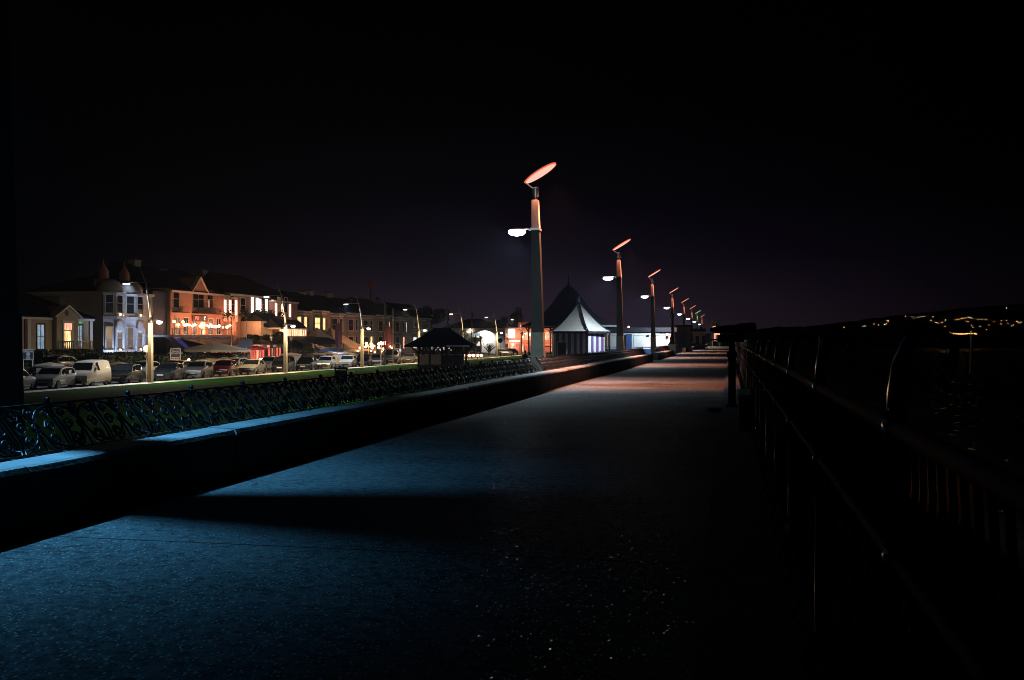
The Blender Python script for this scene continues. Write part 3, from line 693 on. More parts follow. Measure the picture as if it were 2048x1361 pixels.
def make_car(kind, col, loc, rz, label, group='cars parked along the seafront road', cat='car', name='parked_car', lit=False, scale=1):
    parts, wx, fx, st_ = CARS[kind]
    r = thing(name, label, cat, loc, rz, group); r.scale = (scale,) * 3
    def put_(n, lc=(0, 0, 0), s=(1, 1, 1), par=None, m=None):
        o = link(n.strip('+-'), parts[n], par or r); o.location = lc; o.scale = s
        if m: o.material_slots[0].link = 'OBJECT'; o.material_slots[0].material = m
        return o
    b_ = put_('body', m=paint(col))
    for n in ('windscreen', 'side_window+', 'side_window-', 'rear_window', 'grille', 'number_plate', 'sill+', 'sill-'): put_(n)
    for s in (1, -1):
        put_('headlight', s=(1, s, 1)); put_('mirror', (st_[4][0] - .35, s * .86 if s > 0 else -.86, st_[4][1] + .03), (1, s, 1), m=paint(col))
        put_('tail_light', (st_[-3][0] - .0, s * .66, st_[-3][1] - .02), m=M['tail_red'] if lit else None)
        for x in wx:
            wh = put_('wheel', (x, s * .78, .31)); put_('rim', par=wh)
    return r
hd = R(13); RZ = math.atan2(-math.cos(hd), math.sin(hd)); CARX = -45.0
SILV, GREY, CREAM, DARK, NAVYC, RED_, WHITE, GOLD, GREEN = (.30, .30, .31), (.12, .12, .13), (.55, .52, .45), (.005, .0055, .007), (.006, .010, .03), (.11, .006, .008), (.55, .55, .54), (.34, .32, .27), (.035, .045, .05)
row = [(108, 'hatch', SILV, 'silver hatchback directly in front of the cream bungalow, next to the white van'),
 (176, 'van', CREAM, 'cream white panel van parked in the row of cars'),
 (250, 'hatch', DARK, 'black hatchback parked between the white van and the pale lamp column'),
 (338, 'saloon', GREEN, 'dark green saloon parked just past the thick pale lamp column, below the blue sign'),
 (397, 'hatch', SILV, 'silver hatchback parked between the dark green saloon and the red car'),
 (450, 'hatch', RED_, 'small dark red hatchback, the only red car in the row'),
 (505, 'saloon', GOLD, 'pale gold saloon parked right after the red hatchback'),
 (567, 'mpv', DARK, 'tall black people carrier half hidden by a lamp column'),
 (613, 'hatch', NAVYC, 'dark blue hatchback parked beside the black people carrier'),
 (653, 'hatch', WHITE, 'white hatchback parked just before the litter bin'),
 (696, 'hatch', CREAM, 'cream hatchback partly hidden behind the black litter bin'),
 (728, 'hatch', DARK, 'black hatchback behind the third lamp column, near the string lights'),
 (756, 'hatch', GREY, 'grey hatchback parked behind the pair of white sign poles'),
 (818, 'saloon', GREY, 'grey saloon parked after the dark van, close to the shelter')]
for px, k, c, lab in row:
    vn = k == 'van'
    make_car(k, c, (CARX, yx(px, CARX), -1.88), RZ + R(random.uniform(-2, 2)), lab, cat='van' if vn else 'car', name='parked_van' if vn else 'parked_car')
make_car('hatch', SILV, (CARX - .3, yx(44, CARX) - .6, -1.88), RZ + PI, 'silver hatchback with its tail towards the promenade, first of the parked row')
make_car('van', NAVYC, (CARX, yx(785, CARX), -1.88), RZ, 'dark blue van parked near the shelter, taller than the cars beside it', cat='van', name='parked_van', scale=1.12)
make_car('hatch', DARK, (-57.5, yx(128, -57.5), -1.45), RZ + R(160), 'dark car in the bungalow garden, mostly hidden behind the white van', None)
for px, k, c, lab in ((285, 'hatch', WHITE, 'pale car in the road behind the black hatchback'), (355, 'saloon', CREAM, 'cream car in the road behind the dark green saloon'), (470, 'hatch', SILV, 'silver car with one lit lamp in the road behind the red car'), (541, 'hatch', SILV, 'silver car in the road behind the pale gold saloon'), (638, 'hatch', GREY, 'grey car in the road behind the dark blue hatchback')):
    make_car(k, c, (-50.2, yx(px, -50.2), -1.9), R(-88), lab, 'cars standing out in the road behind the parked row')
for px, k, c, lab in ((1004, 'hatch', WHITE, 'small white car far off in front of the white building'), (1012, 'saloon', GREY, 'small grey car far off in front of the white building'), (1024, 'hatch', DARK, 'small dark car far off, near the red lit building')):
    make_car(k, c, (CARX - 1, yx(px, CARX - 1), -1.88), RZ + R(20), lab, 'cars parked far off beyond the shelter', lit=(px == 1024))

# ================================================================= STREET LAMPS ON THE ROAD SIDE
SX = -42.25
slamps = [(301, 'street lamp standing among the cars in front of the blue lit house', 0, 1), (571, 'street lamp half covering the black people carrier', 1, 1), (724, 'street lamp standing right of the litter bin', 0, 1),
          (838, 'street lamp directly above the left end of the shelter roof', 1, 1), (926, 'street lamp rising from behind the shelter roof ridge', 1, 0), (993.5, 'street lamp in front of the white building, by the round sign', 1, 1), (1043, 'street lamp beside the left eave of the bandstand', 1, 0)]
for i, (px, lab, warm, low) in enumerate(slamps):
    y = yx(px, SX); r = thing('street_lamp', lab, 'street lamp', (SX, y, gz(SX)), 0, 'curved street lamps along the road')
    MB().box(-.18, .18, -.18, .18, 0, .02).box(-.16, .16, -.16, .16, .02, 4.55, .035).build('column', M['cream_metal'], r)
    MB().lathe([(.15, 4.5), (.2, 4.56), (.2, 4.72), (.1, 4.86), (.06, 5.0)], 10).build('collar', M['black'], r, 40)
    pts = [(0, 0, 4.85), (-.05, 0, 5.5), (-.14, 0, 6.2), (-.27, 0, 6.9), (-.42, 0, 7.5), (-.62, 0, 8.05), (-.85, 0, 8.55)]
    MB().tube(pts, [.085, .08, .07, .065, .05, .03, .012], 8).build('mast', M['cream_metal'], r, 60)
    MB().tube([(-.25, 0, 7.5), (-1.3, 0, 7.56), (-1.75, 0, 7.54)], .03, 6).build('road_arm', M['cream_metal'], r)
    hb = MB().box(-2.25, -1.7, -.13, .13, 7.46, 7.56, .03).build('lamp_head', M['grey_metal'], r)
    MB().box(-2.22, -1.76, -.12, .12, 7.40, 7.455, .01).build('lens', M['sodium'] if warm else M['whitelamp'], hb)
    MB().tube([(.1, 0, 4.64), (.6, -.2, 4.72), (.9, -.4, 4.7)], .03, 6).build('path_arm', M['black'], r)
    hb = MB().box(.75, 1.15, -.5, -.3, 4.62, 4.7, .02).build('lamp_head', M['grey_metal'], r)
    MB().lathe([(.2, 0), (.22, -.1), (.15, -.19), (.03, -.22)], 12, (.96, -.4, 4.62)).build('lens', M['sodium'], hb, 50)
    c = (1, .73, .42) if warm else (.75, .86, 1)
    spot('street_light', (-2.0, 0, 7.38), (-2.4, 0, 0), 6500 if warm else 4200, c, 168, .6, .1, r)
    if low: point('path_light', (.96, -.4, 4.34), 950, (1, .72, .40), .1, r)

# ================================================================= ROADSIDE AND LAWN FURNITURE
def pole(name, px, X, z1, rad, m, lab, cat='pole', z0=None, lean=0, group=None):
    y = yx(px, X); z0 = gz(X) if z0 is None else z0
    r = thing(name, lab, cat, (X, y, z0), 0, group)
    MB().lathe([(rad * 2, 0), (rad * 2, .08), (rad, .12)], 10).tube([(0, 0, .1), (lean, 0, (z1 - z0) * .6), (lean * 1.3, 0, z1 - z0)], [rad, rad * .85, rad * .5], 8).build('shaft', m, r, 50); return r
def flagpole(px, X, py, lab, flag=True):
    r = pole('flagpole', px, X, zx(px, py, X), .07, M['cream_metal'] if not flag else M['black'], lab, 'flagpole', group='flagpoles by the road')
    h = zx(px, py, X) - gz(X)
    MB().ball((0, 0, h + .03), .07, 8, 5).build('finial', M['black'], r)
    if flag:
        fb = MB(); n = 10
        for k in range(n + 1):
            z = h - .2 - k * .26; wv = .1 + .16 * abs(math.sin(k * .9)); fb.v += [(.03, -.05, z), (.03 + wv, .02 + .1 * math.sin(k * 1.4), z - .05), (.05 + wv * .5, .12, z)]
        for k in range(n):
            for q in range(3): fb.f.append((k * 3 + q, k * 3 + (q + 1) % 3, k * 3 + 3 + (q + 1) % 3, k * 3 + 3 + q))
        fb.build('furled_flag', M['cloth'], r, 60)
flagpole(769, -42.3, 603, 'black flagpole with a furled dark flag, near the string lights')
flagpole(786, -44, 618, 'bare pale flagpole behind the dark van', False)
flagpole(895, -44, 618, 'dark flagpole with a furled flag above the shelter roof')
flagpole(943, -43, 623, 'dark flagpole with a furled flag standing past the shelter')
flagpole(463, -57, 640, 'tall pale pole in front of the orange lit pub', False)
flagpole(493, -57, 641, 'pale pole carrying the dark blue hanging banner', False)
def sign_rot(X, y): return 0
# white sign board on two posts
X = -56.5; y = yx(56, X); z0 = gz(X); s = dist(56, X) / F
r = thing('sign_board', 'white and black estate sign on two pale posts, left of the gate pier', 'sign', (X, y, z0), R(-40))
zt, zb = zx(56, 699, X) - z0, zx(56, 721, X) - z0; hw = 10.5 * s; zg = zx(56, 741, X) - z0
for q in (-1, 1): MB().box(-.08, -.02, q * hw * .85 - .05, q * hw * .85 + .05, 0, zb + .01).build('post', M['cream_metal'], r)
MB().box(-.04, 0, -hw, hw, zb, zt).build('board', M['trim'], r)
zm = lerp(zb, zt, .7)
MB().box(.001, .012, -hw * .84, hw * .84, zb + .07, zm).build('dark_panel', M['navy'], r)
MB().lathe([(.15, 0), (.15, .01)], 16).xf(Matrix.Translation((.016, 0, lerp(zb, zt, .56))) @ Matrix.Rotation(R(90), 4, 'Y')).build('round_emblem', M['trim'], r)
text('header_lettering', 'SALE AGREED', .2, M['black'], r, atx(.006, 0, lerp(zb, zt, .85)))
for k, (t_, q) in enumerate(((.16, .37), (.1, .24), (.1, .13))): MB().box(.013, .018, -hw * (.3 if k == 0 else .42), hw * (.3 if k == 0 else .42), lerp(zb, zt, q) - t_ / 3, lerp(zb, zt, q) + t_ / 3).build('text_line', M['panelgrey'], r)
# blue sale sign on a slanting post
X = -54.6; y = yx(351, X); z0 = gz(X); s = dist(351, X) / F
r = thing('sale_sign', 'dark blue sale sign with a white edge and red foot, on a slanting post', 'sign', (X, y, z0), R(-38))
zt, zb = zx(351, 698, X) - z0, zx(351, 721, X) - z0; hw = 10.5 * s
MB().tube([(-.06, .55, 0), (-.06, .2, zb), (-.06, .1, zt * .95)], .05, 6).build('post', M['cream_metal'], r)
MB().box(-.03, 0, -hw, hw, zb, zt).build('board', M['trim'], r)
MB().box(.001, .01, -hw * .88, hw * .88, lerp(zb, zt, .26), lerp(zb, zt, .95)).build('blue_panel', mat('sign blue', (.012, .02, .12), .4, var=.05), r)
MB().box(.001, .01, -hw * .88, hw * .88, lerp(zb, zt, .05), lerp(zb, zt, .22)).build('red_panel', mat('sign red', (.2, .015, .02), .4, var=.05), r)
text('lettering', 'Sherry', .30, M['panelgrey'], r, atx(.02, 0, lerp(zb, zt, .76)), .006); text('lettering', 'FitzGerald', .34, M['panelgrey'], r, atx(.02, 0, lerp(zb, zt, .60)), .006)
text('lettering', 'FOR SALE', .16, M['trim'], r, atx(.02, 0, lerp(zb, zt, .135)), .006)
# hanging banner
X = -56.9; y = yx(491, X); r = thing('banner', 'dark blue cloth banner hung on a pale pole before the hotel', 'banner', (X + .12, y, 0), R(-35))
MB().box(-.02, .02, -1.0, .8, zx(491, 696, X), zx(491, 680, X)).build('cloth', M['navy'], r); MB().box(-.03, .03, -1.02, .82, zx(491, 680, X), zx(491, 680, X) + .06).build('bar', M['black'], r)
# litter bin on the lawn
X = -22.0; dB = dist(682, X); y = yx(682, X)
X = -25.5; y = yx(682, X); z0 = gz(X); s = dist(682, X) / F
r = thing('litter_bin', 'black litter bin standing on the lawn edge behind the bench back', 'bin', (X, y, z0), R(20))
hgt = (748 - 722) * s
MB().box(-.42, .42, -.42, .42, 0, hgt * .78).build('body', M['black'], r); MB().box(-.46, .46, -.46, .46, hgt * .88, hgt, .04).build('lid', M['black'], r)
for a in (-.38, .38):
    for c in (-.38, .38): MB().box(a - .04, a + .04, c - .04, c + .04, hgt * .78, hgt * .88).build('lid_post', M['black'], r)
MB().box(.421, .43, -.3, .3, .15, hgt * .6).build('door', M['grey_metal'], r)
for px, lab in ((762, 'thin white sign pole with a small lamp, the left one of a pair'), (769.5, 'thin white sign pole with a small lamp, the right one of a pair')):
    r = pole('sign_pole', px, -42.4, zx(px, 684, -42.4), .055, M['cream_metal'], lab, 'pole', group='pair of white sign poles')
    MB().box(-.12, .12, -.06, .06, zx(px, 690, -42.4) - gz(-42.4), zx(px, 684, -42.4) - gz(-42.4)).build('lamp', M['tail_red'], r)
pole('marker_post', 846, -30, zx(846, 716, -30), .08, M['black'], 'short black post on the lawn beside the left wall of the shelter', 'post')
pole('marker_post', 1000.5, -40, zx(1000.5, 690, -40), .05, M['grey_metal'], 'slim post carrying the round black sign plate', 'post')
X = -39.9; y = yx(1000.5, X); r = thing('round_sign', 'round black sign plate seen against the white building', 'sign', (X, y, zx(1000, 682, X)), R(-65))
MB().lathe([(.42, -.02), (.44, 0), (.42, .02)], 20).xf(Matrix.Rotation(R(90), 4, 'Y')).build('plate', M['black'], r); MB().box(-.06, -.03, .1, .75, -.12, -.05).build('bracket', M['grey_metal'], r)
X = -56; r = thing('road_sign', 'small round white road sign behind the thick pale lamp column', 'sign', (-43.4, yx(293.5, -43.4), gz(-43.4)), R(-50))
MB().tube([(0, 0, 0), (0, 0, 2.9)], .04, 6).build('pole', M['grey_metal'], r); MB().lathe([(.26, -.015), (.28, 0), (.26, .015)], 18, (0, 0, 0)).xf(Matrix.Translation((.06, 0, 2.6)) @ Matrix.Rotation(R(90), 4, 'Y')).build('plate', M['trim'], r)
MB().box(.04, .06, -.16, .16, 1.95, 2.15).build('sub_plate', M['dkred'], r)
# five road-works lamps in a row on a low barrier
X = -41; d0 = dist(931, X); dx = [931, 938, 946, 955, 962]
r = thing('lit_barrier', 'low barrier with five bright pinkish lamps in a row past the shelter', 'barrier', (X, yx(946, X), gz(X)), 0)
y0 = yx(946, X)
for px in dx:
    yy = yx(px, X) - y0; zc = zx(px, 712, X) - gz(X)
    MB().ball((.05, yy, zc), .24, 10, 6).build('lamp', M['tail_red'], r, 60); MB().box(-.06, .06, yy - .06, yy + .06, 0, zc - .2).build('leg', M['black'], r)
MB().box(-.12, -.06, yx(929, X) - y0, yx(965, X) - y0, .55, .8).build('board', M['trim'], r)
point('barrier_light', (.6, 0, zc), 160, (1, .4, .25), .2, r)
# person sitting near the bandstand
def person(px, py0, py1, X, lab):
    y = yx(px, X); s = dist(px, X) / F; h = 1.3; z0 = zx(px, py1, X)
    r = thing('person', lab, 'person', (X, y, z0), R(-60))
    V = [(0, 0, .48), (0, 0, .75), (.03, 0, 1.0), (.06, 0, 1.12), (.10, 0, 1.24), (.11, 0, 1.34), (0, .1, .47), (.42, .13, .5), (.40, .13, .08), (.55, .14, .04), (0, -.1, .47), (.42, -.12, .5), (.46, -.12, .08), (.6, -.12, .04), (.03, .19, .98), (.08, .25, .72), (.3, .16, .62), (.03, -.19, .98), (.1, -.25, .72), (.32, -.14, .62)]
    E = [(0, 1), (1, 2), (2, 3), (3, 4), (4, 5), (0, 6), (6, 7), (7, 8), (8, 9), (0, 10), (10, 11), (11, 12), (12, 13), (2, 14), (14, 15), (15, 16), (2, 17), (17, 18), (18, 19)]
    Rr = [.15, .15, .13, .06, .09, .085, .11, .08, .05, .045, .11, .08, .05, .045, .07, .05, .04, .07, .05, .04]
    me = bpy.data.meshes.new('body'); me.from_pydata(V, E, []); o = link('body', me, r); me.materials.append(M['cloth'])
    sk = o.modifiers.new('skin', 'SKIN'); ss = o.modifiers.new('sub', 'SUBSURF'); ss.levels = ss.render_levels = 1
    for v, q in zip(me.skin_vertices[0].data, Rr): v.radius = (q, q)
    me.skin_vertices[0].data[0].use_root = True
    MB().ball((.1, 0, 1.35), .105, 10, 7, 1.1).build('hair', M['black'], r, 60)
    return r
X = -19.5; y = yx(1050, X); zg = gz(X)
r = thing('stone_bench', 'low stone bench under the left eave of the bandstand', 'bench', (X, y, zg), R(-60)); MB().box(-.25, .25, -.9, .9, .36, .46).box(-.2, .2, -.75, -.5, 0, .36).box(-.2, .2, .5, .75, 0, .36).build('slab', M['concrete'], r)
person(1050, 0, 0, X, 'person in a dark coat sitting at the edge of the bandstand').location = (X, y, zg - .02)
# ================================================================= BUILDINGS (local: facade looks along +x, y runs along the front)
def win(par, y, z, w, h, pane, frame='trim', x=0, cross=True, fw=.09, sill=True, name='window', two=False):
    f = MB(); a = x + .002; t = x + .06
    f.box(a, t, y - w / 2 - fw, y - w / 2, z - fw, z + h + fw).box(a, t, y + w / 2, y + w / 2 + fw, z - fw, z + h + fw)
    f.box(a, t, y - w / 2, y + w / 2, z + h, z + h + fw).box(a, t, y - w / 2, y + w / 2, z - fw, z)
    if cross: f.box(a + .01, t - .005, y - w / 2, y + w / 2, z + h * .5 - .03, z + h * .5 + .03)
    if two: f.box(a + .01, t - .008, y - .03, y + .03, z, z + h)
    if sill: f.box(a, x + .16, y - w / 2 - fw - .04, y + w / 2 + fw + .04, z - fw - .1, z - fw - .005)
    fo = f.build(name, M[frame], par)
    MB().box(x - .01, x + .02, y - w / 2 + .001, y + w / 2 - .001, z + .001, z + h - .001).build('pane', M[pane], fo); return fo
def hip_roof(par, x0, x1, y0, y1, z, h, m='slate', name='roof', ov=.3):
    x0 -= ov; x1 += ov; y0 -= ov; y1 += ov; dx = (x1 - x0) / 2; ry0, ry1 = y0 + min(dx, (y1 - y0) * .45), y1 - min(dx, (y1 - y0) * .45); xm = (x0 + x1) / 2
    b_ = MB(); b_.add([(x0, y0, z), (x1, y0, z), (x1, y1, z), (x0, y1, z), (x0, y0, z + .12), (x1, y0, z + .12), (x1, y1, z + .12), (x0, y1, z + .12), (xm, ry0, z + h), (xm, ry1, z + h)],
      [(0, 3, 2, 1), (0, 1, 5, 4), (1, 2, 6, 5), (2, 3, 7, 6), (3, 0, 4, 7), (4, 5, 8), (5, 6, 9, 8), (6, 7, 9), (7, 4, 8, 9)])
    return b_.build(name, M[m], par)
def gable_roof(par, x0, x1, y0, y1, z, h, m='slate', ov=.25):
    xm = (x0 + x1) / 2
    b_ = MB().prism([(x0 - ov, z), (x1 + ov, z), (x1 + ov, z + .1), (xm, z + h), (x0 - ov, z + .1)], 'y', y0, y1); return b_.build('roof', M[m], par)
def chimney(par, x, y, z0, z1, w=.7, l=1.6, pots=4, m='greywall'):
    c = MB().box(x - w / 2, x + w / 2, y - l / 2, y + l / 2, z0, z1).box(x - w / 2 - .08, x + w / 2 + .08, y - l / 2 - .08, y + l / 2 + .08, z1, z1 + .18).build('chimney', M[m], par)
    pb = MB()
    for k in range(pots): pb.lathe([(.11, z1 + .18), (.09, z1 + .6), (.11, z1 + .65)], 8, (x, y - l / 2 + l * (k + .5) / pots, 0))
    pb.build('chimney_pots', M['dkred'], c); return c
def bay(par, y, w, z0, z1, proj, wall, x=0):      # canted bay window block
    c = min(.8, w * .25)
    return MB().prism([(x - .05, y - w / 2), (x - .05, y + w / 2), (x + proj, y + w / 2 - c), (x + proj, y - w / 2 + c)], 'z', z0, z1).build('bay', M[wall], par)
HX = -66.0
def side_win(par, c, w, proj, z, ww, h, pane, fw=.1):      # window on the canted cheek of a bay
    k = min(.8, w * .25); fo = win(par, 0, z, ww, h, pane, fw=fw)
    n_ = Vector((k, -proj, 0)).normalized(); fo.location = (proj / 2 + n_.x * .02 - .02, c - w / 2 + k / 2 + n_.y * .02, 0); fo.rotation_euler = (0, 0, math.atan2(-proj, k)); return fo
def site(px, X=HX, z=-1.25): return (X, yx(px, X), z)

# ---- cream bungalow
y0, y1 = yx(14, HX), yx(186, HX); W = y1 - y0; zb = -.9
r = thing('bungalow', 'single storey cream bungalow with a pedimented porch and hipped dark roof', 'house', (HX, y0, zb))
bz = 3.6 - zb; fl = .45 - zb
MB().box(-9, 0, 0, W, -.6, bz).build('wall', M['creamwall'], r)
MB().box(0, .12, -.05, W + .1, bz - .2, bz + .02).build('cornice', M['trim'], r)
hip_roof(r, -9, 0, 0, W, bz + .02, 2.6)
yl = lambda px: yx(px, HX) - y0
yo = lambda px, o: yx(px, HX + o) - y0
pc = yo(137, .6); pw = 1.75
MB().box(0, .5, pc - pw, pc + pw, fl - .5, bz + .1).build('porch_wall', M['creamwall'], r)
zp = 4.75 - zb
pd = MB().prism([(pc - pw - .45, bz + .1), (pc + pw + .45, bz + .1), (pc, zp + .1)], 'x', -2.5, .52).build('pediment', M['creamwall'], r)
for q in (-1, 1):
    MB().prism([(pc + q * (pw + .62), bz + .06), (pc + q * (pw + .40), bz + .06), (pc, zp), (pc, zp + .2)][::q], 'x', -.3, .72).build('pediment_trim', M['trim'], pd)
MB().lathe([(.3, 0), (.32, .04), (.2, .06)], 16).xf(Matrix.Translation((.52, pc - .2, bz + .52)) @ Matrix.Rotation(R(90), 4, 'Y')).build('round_vent', M['dkred'], pd)
dr = MB().box(.5, .58, pc - .9, pc - .62, fl, fl + 2.7).box(.5, .58, pc + .62, pc + .9, fl, fl + 2.7).box(.5, .62, pc - 1.0, pc + 1.0, fl + 2.7, fl + 2.9).build('door_frame', M['trim'], r)
MB().box(.502, .53, pc - .62, pc + .62, fl + 1.95, fl + 2.65).build('fanlight', M['w_pink'], dr); MB().box(.502, .53, pc - .5, pc + .45, fl + .1, fl + 1.85).build('door', M['w_warm'], dr)
for px, pn in ((81, 'w_cool'), (158, 'w_cool'), (18, 'glass')): win(r, yl(px), fl + .1, 1.05, 2.35, pn, 'dkred', two=True, fw=.16)
for px in (40, 51, 57, 181): MB().box(.002, .08, yl(px) - .22, yl(px) + .22, fl - .6, bz - .2).build('pilaster', M['dkred' if px in (40, 51) else 'trim'], r)
st_ = MB()
for k in range(4): st_.box(.55, 2.6 - k * .5, pc - 1.3, pc + 1.3, -.6 + k * (fl + .3) / 4, -.6 + (k + 1) * (fl + .3) / 4)
st_.build('steps', M['stonepier'], r)
for q in (-1, 1):
    bl = MB()
    bl.box(.6, 2.4, pc + q * 1.4 - .06, pc + q * 1.4 + .06, fl + .75, fl + .85)
    for k in range(8): bl.lathe([(.05, fl - .4), (.09, fl + .1), (.04, fl + .5), (.07, fl + .75)], 6, (.75 + k * .23, pc + q * 1.4, 0))
    bl.build('balustrade', M['trim'], r)
text('green_sign', 'EXIT', .28, glow('green sign', (.1, 1, .25), .6), r, atx(.06, yl(160.5), fl + 2.75))
chimney(r, -4.5, W * .3, bz + 1.5, bz + 3.4)

# ---- blue-lit house with two bays
y0, y1 = yx(217, HX), yx(304, HX); W = y1 - y0; zb = -1.2
yl = lambda px: yx(px, HX) - y0; zl = lambda px, py: zx(px, py, HX) - zb
r = thing('bay_house', 'two storey white house with twin bays and rounded roofs, floodlit in blue white', 'house', (HX, y0, zb))
E = zl(262, 592); G = .35 - zb; MID = zl(262, 639)
MB().box(-10, 0, 0, W, -.4, E).build('wall', M['whitewall'], r)
MB().box(-10, .25, -.15, W + .15, E, E + .3).build('cornice', M['trim'], r)
yo = lambda px, o: yx(px, HX + o) - y0
for c, w_ in ((yo(239, 1.0), 2.9), (yo(280, 1.0), 2.9)):
    bb = bay(r, c, w_, -.3, E - .15, 1.0, 'whitewall')
    MB().prism([(0, c - w_ / 2 - .12), (0, c + w_ / 2 + .12), (1.2, c + w_ / 2 - .6), (1.2, c - w_ / 2 + .6)], 'z', E - .15, E + .12).build('bay_cornice', M['trim'], bb)
    MB().prism([(0, c - w_ / 2 - .12), (0, c + w_ / 2 + .12), (1.25, c + w_ / 2 - .6), (1.25, c - w_ / 2 + .6)], 'z', MID - .1, MID + .22).build('balcony', M['trim'], bb)
    win(bb, c, MID + .6, 1.0, 2.1, 'glass', x=1.0, fw=.16); win(bb, c, G + .1, .9, 2.35, 'w_dim', x=1.0, fw=.14); side_win(bb, c, w_, 1.0, MID + .6, .72, 2.1, 'glass'); side_win(bb, c, w_, 1.0, G + .1, .62, 2.35, 'w_dim')
    MB().lathe([(.02, 0), (.58, 0), (.7, .03), (.7, .08), (.5, .1)], 20).xf(Matrix.Translation((1.0, c, G + 2.55)) @ Matrix.Rotation(R(90), 4, 'Y')).build('arch_hood', M['trim'], bb)
    for q in (-1, 1): MB().box(1.0, 1.14, c + q * .78 - .13, c + q * .78 + .13, -.2, G + 2.4).build('pilaster', M['trim'], bb)
    dm = MB(); n = 12
    for k in range(9):
        t = k / 8; z = E + .3 + 1.35 * math.sin(t * PI / 2) ; s_ = max(.12, math.cos(t * PI / 2)) if t < 1 else .12
        for a in range(n): dm.v.append((-.2 + 1.35 * s_ * math.cos(2 * PI * a / n) * .9, c + w_ * .6 * s_ ** .6 * math.sin(2 * PI * a / n), z))
    for k in range(8):
        for a in range(n): dm.f.append((k * n + a, k * n + (a + 1) % n, (k + 1) * n + (a + 1) % n, (k + 1) * n + a))
    dm.build('rounded_roof', M['greywall'], r, 50)
    MB().lathe([(.5, 0), (.58, .3), (.55, .9), (.3, 1.35), (.1, 1.7), (.02, 2.3)], 10, (-.9, c - .1, E + 1.6)).box(-1.6, -.2, c - .8, c + .6, E + .9, E + 1.62).build('finial', M['pinkwall'], r, 50)
    for z, yy in ((MID + .3, c), (MID + .3, c + w_ / 2 + .35), (G - .12, c), (G - .12, c + w_ / 2 + .35)):
        xx = 1.12 if yy == c else .3
        MB().ball((xx, yy, z + .1), .1, 8, 5).build('sill_lamp', M['bulb'], r)
for px in (260, 301):
    win(r, yl(px), MID + .6, .5, 2.0, 'w_dim', sill=False, fw=.06); win(r, yl(px), G + .1, .5, 2.2, 'w_dim', sill=False, fw=.06)
hip_roof(r, -10, -1.5, 0, W, E + .3, 1.9, ov=0)
for px in (232, 272):
    c = yo(px + 6, 1.2)
    for q in (-.8, .8):
        spot('house_uplight', (1.75, c + q, .15), (1.05, c + q * .9, 3.2), 800, (.5, .64, 1), 120, .8, .04, r)
        MB().box(1.65, 1.9, c + q - .14, c + q + .14, -.15, .05).build('floodlight', M['black'], r)
spot('house_toplight', (1.3, yl(244), E + 1.5), (-.1, yl(246), E - .2), 90, (.7, .8, 1), 110, .9, .05, r)
# side wing
yw = yx(118, HX) ; ww = thing('side_wing', 'plain grey side wing between the bungalow and the blue lit house', 'house', (HX - 5, yx(120, HX - 5), -1.2))
Ww = yx(221, HX - 5) - yx(120, HX - 5)
MB().box(-8, 0, 0, Ww, -.3, zx(190, 602, HX - 5) + 1.2).build('wall', M['greywall'], ww); MB().box(-8.1, .1, -.1, Ww, zx(190, 602, HX - 5) + 1.2, zx(190, 602, HX - 5) + 1.4).build('parapet', M['greywall'], ww)
win(ww, Ww * .45, 4.2, 1.0, 1.8, 'glass')

# ---- orange-lit pub
y0, y1 = yx(313, HX), yx(447, HX); W = y1 - y0; zb = -1.25
yl = lambda px: yx(px, HX) - y0; zl = lambda px, py: zx(px, py, HX) - zb; yo = lambda px, o: yx(px, HX + o) - y0; zo = lambda px, py, o: zx(px, py, HX + o) - zb
r = thing('pub', 'orange lit two storey pub with a balcony of festoon bulbs and a red neon sign', 'pub', (HX, y0, zb))
E = zl(400, 586)
MB().box(-11, 0, yl(341), W, -.3, E).build('wall', M['pinkwall'], r)
MB().box(-11, -.5, 0, yl(341), -.3, E - .3).build('side_wall', M['navy'], r)
MB().box(0, .2, yl(341), W, E - .25, E).build('cornice', M['trim'], r)
gable_roof(r, -11, 0, 0, W, E + .01, 3.2)
gc = yl(398); gb = MB().prism([(gc - 2, E), (gc + 2, E), (gc, E + 1.9)], 'x', -3.5, .15).build('dormer_gable', M['pinkwall'], r)
for q in (-1, 1): MB().prism([(gc + q * 2.15, E), (gc + q * 1.95, E), (gc, E + 1.85), (gc, E + 2.05)][::q], 'x', -.2, .3).build('barge_board', M['trim'], gb)
for px, yy in ((352, 0), (391, 0), (402, 0), (420, 0)): win(r, yl(px), zl(px, 616), 1.3, 2.1, 'glass', 'greywall')
bc = MB()
for a, c in ((344, 366), (384, 433)):
    ya, yb = yl(a), yl(c); bc.box(0, .9, ya, yb, zl(390, 628), zl(390, 628) + .12)
    bc.box(.85, .9, ya, yb, zl(390, 617), zl(390, 617) + .06)
    k = ya
    while k < yb: bc.box(.86, .89, k, k + .03, zl(390, 628) + .12, zl(390, 617)); k += .22
bc.build('iron_balcony', M['black'], r)
zt_ = zo(400, 659, 4.2); tz = zo(400, 671, 4.2); TA, TB = yo(346, 4.2), yo(469, 4.2)
ter = MB().box(0, 4.2, TA, TB, tz - .25, tz).build('terrace_slab', M['greywall'], r)
gr = MB(); ya, yb = TA, TB
gr.box(4.1, 4.16, ya, yb, zt_ - .05, zt_ + .03)
k = ya
while k <= yb: gr.box(4.08, 4.17, k - .05, k + .05, tz, zt_); k += (yb - ya) / 9
gr.build('balustrade', M['trim'], ter)
for k in range(7): win(r, yl(354) + k * 2.1, tz + .15, 1.1, 2.0, ['w_dim', 'glass', 'w_dim', 'w_warm', 'w_dim', 'glass', 'w_dim'][k], 'trim', two=True)
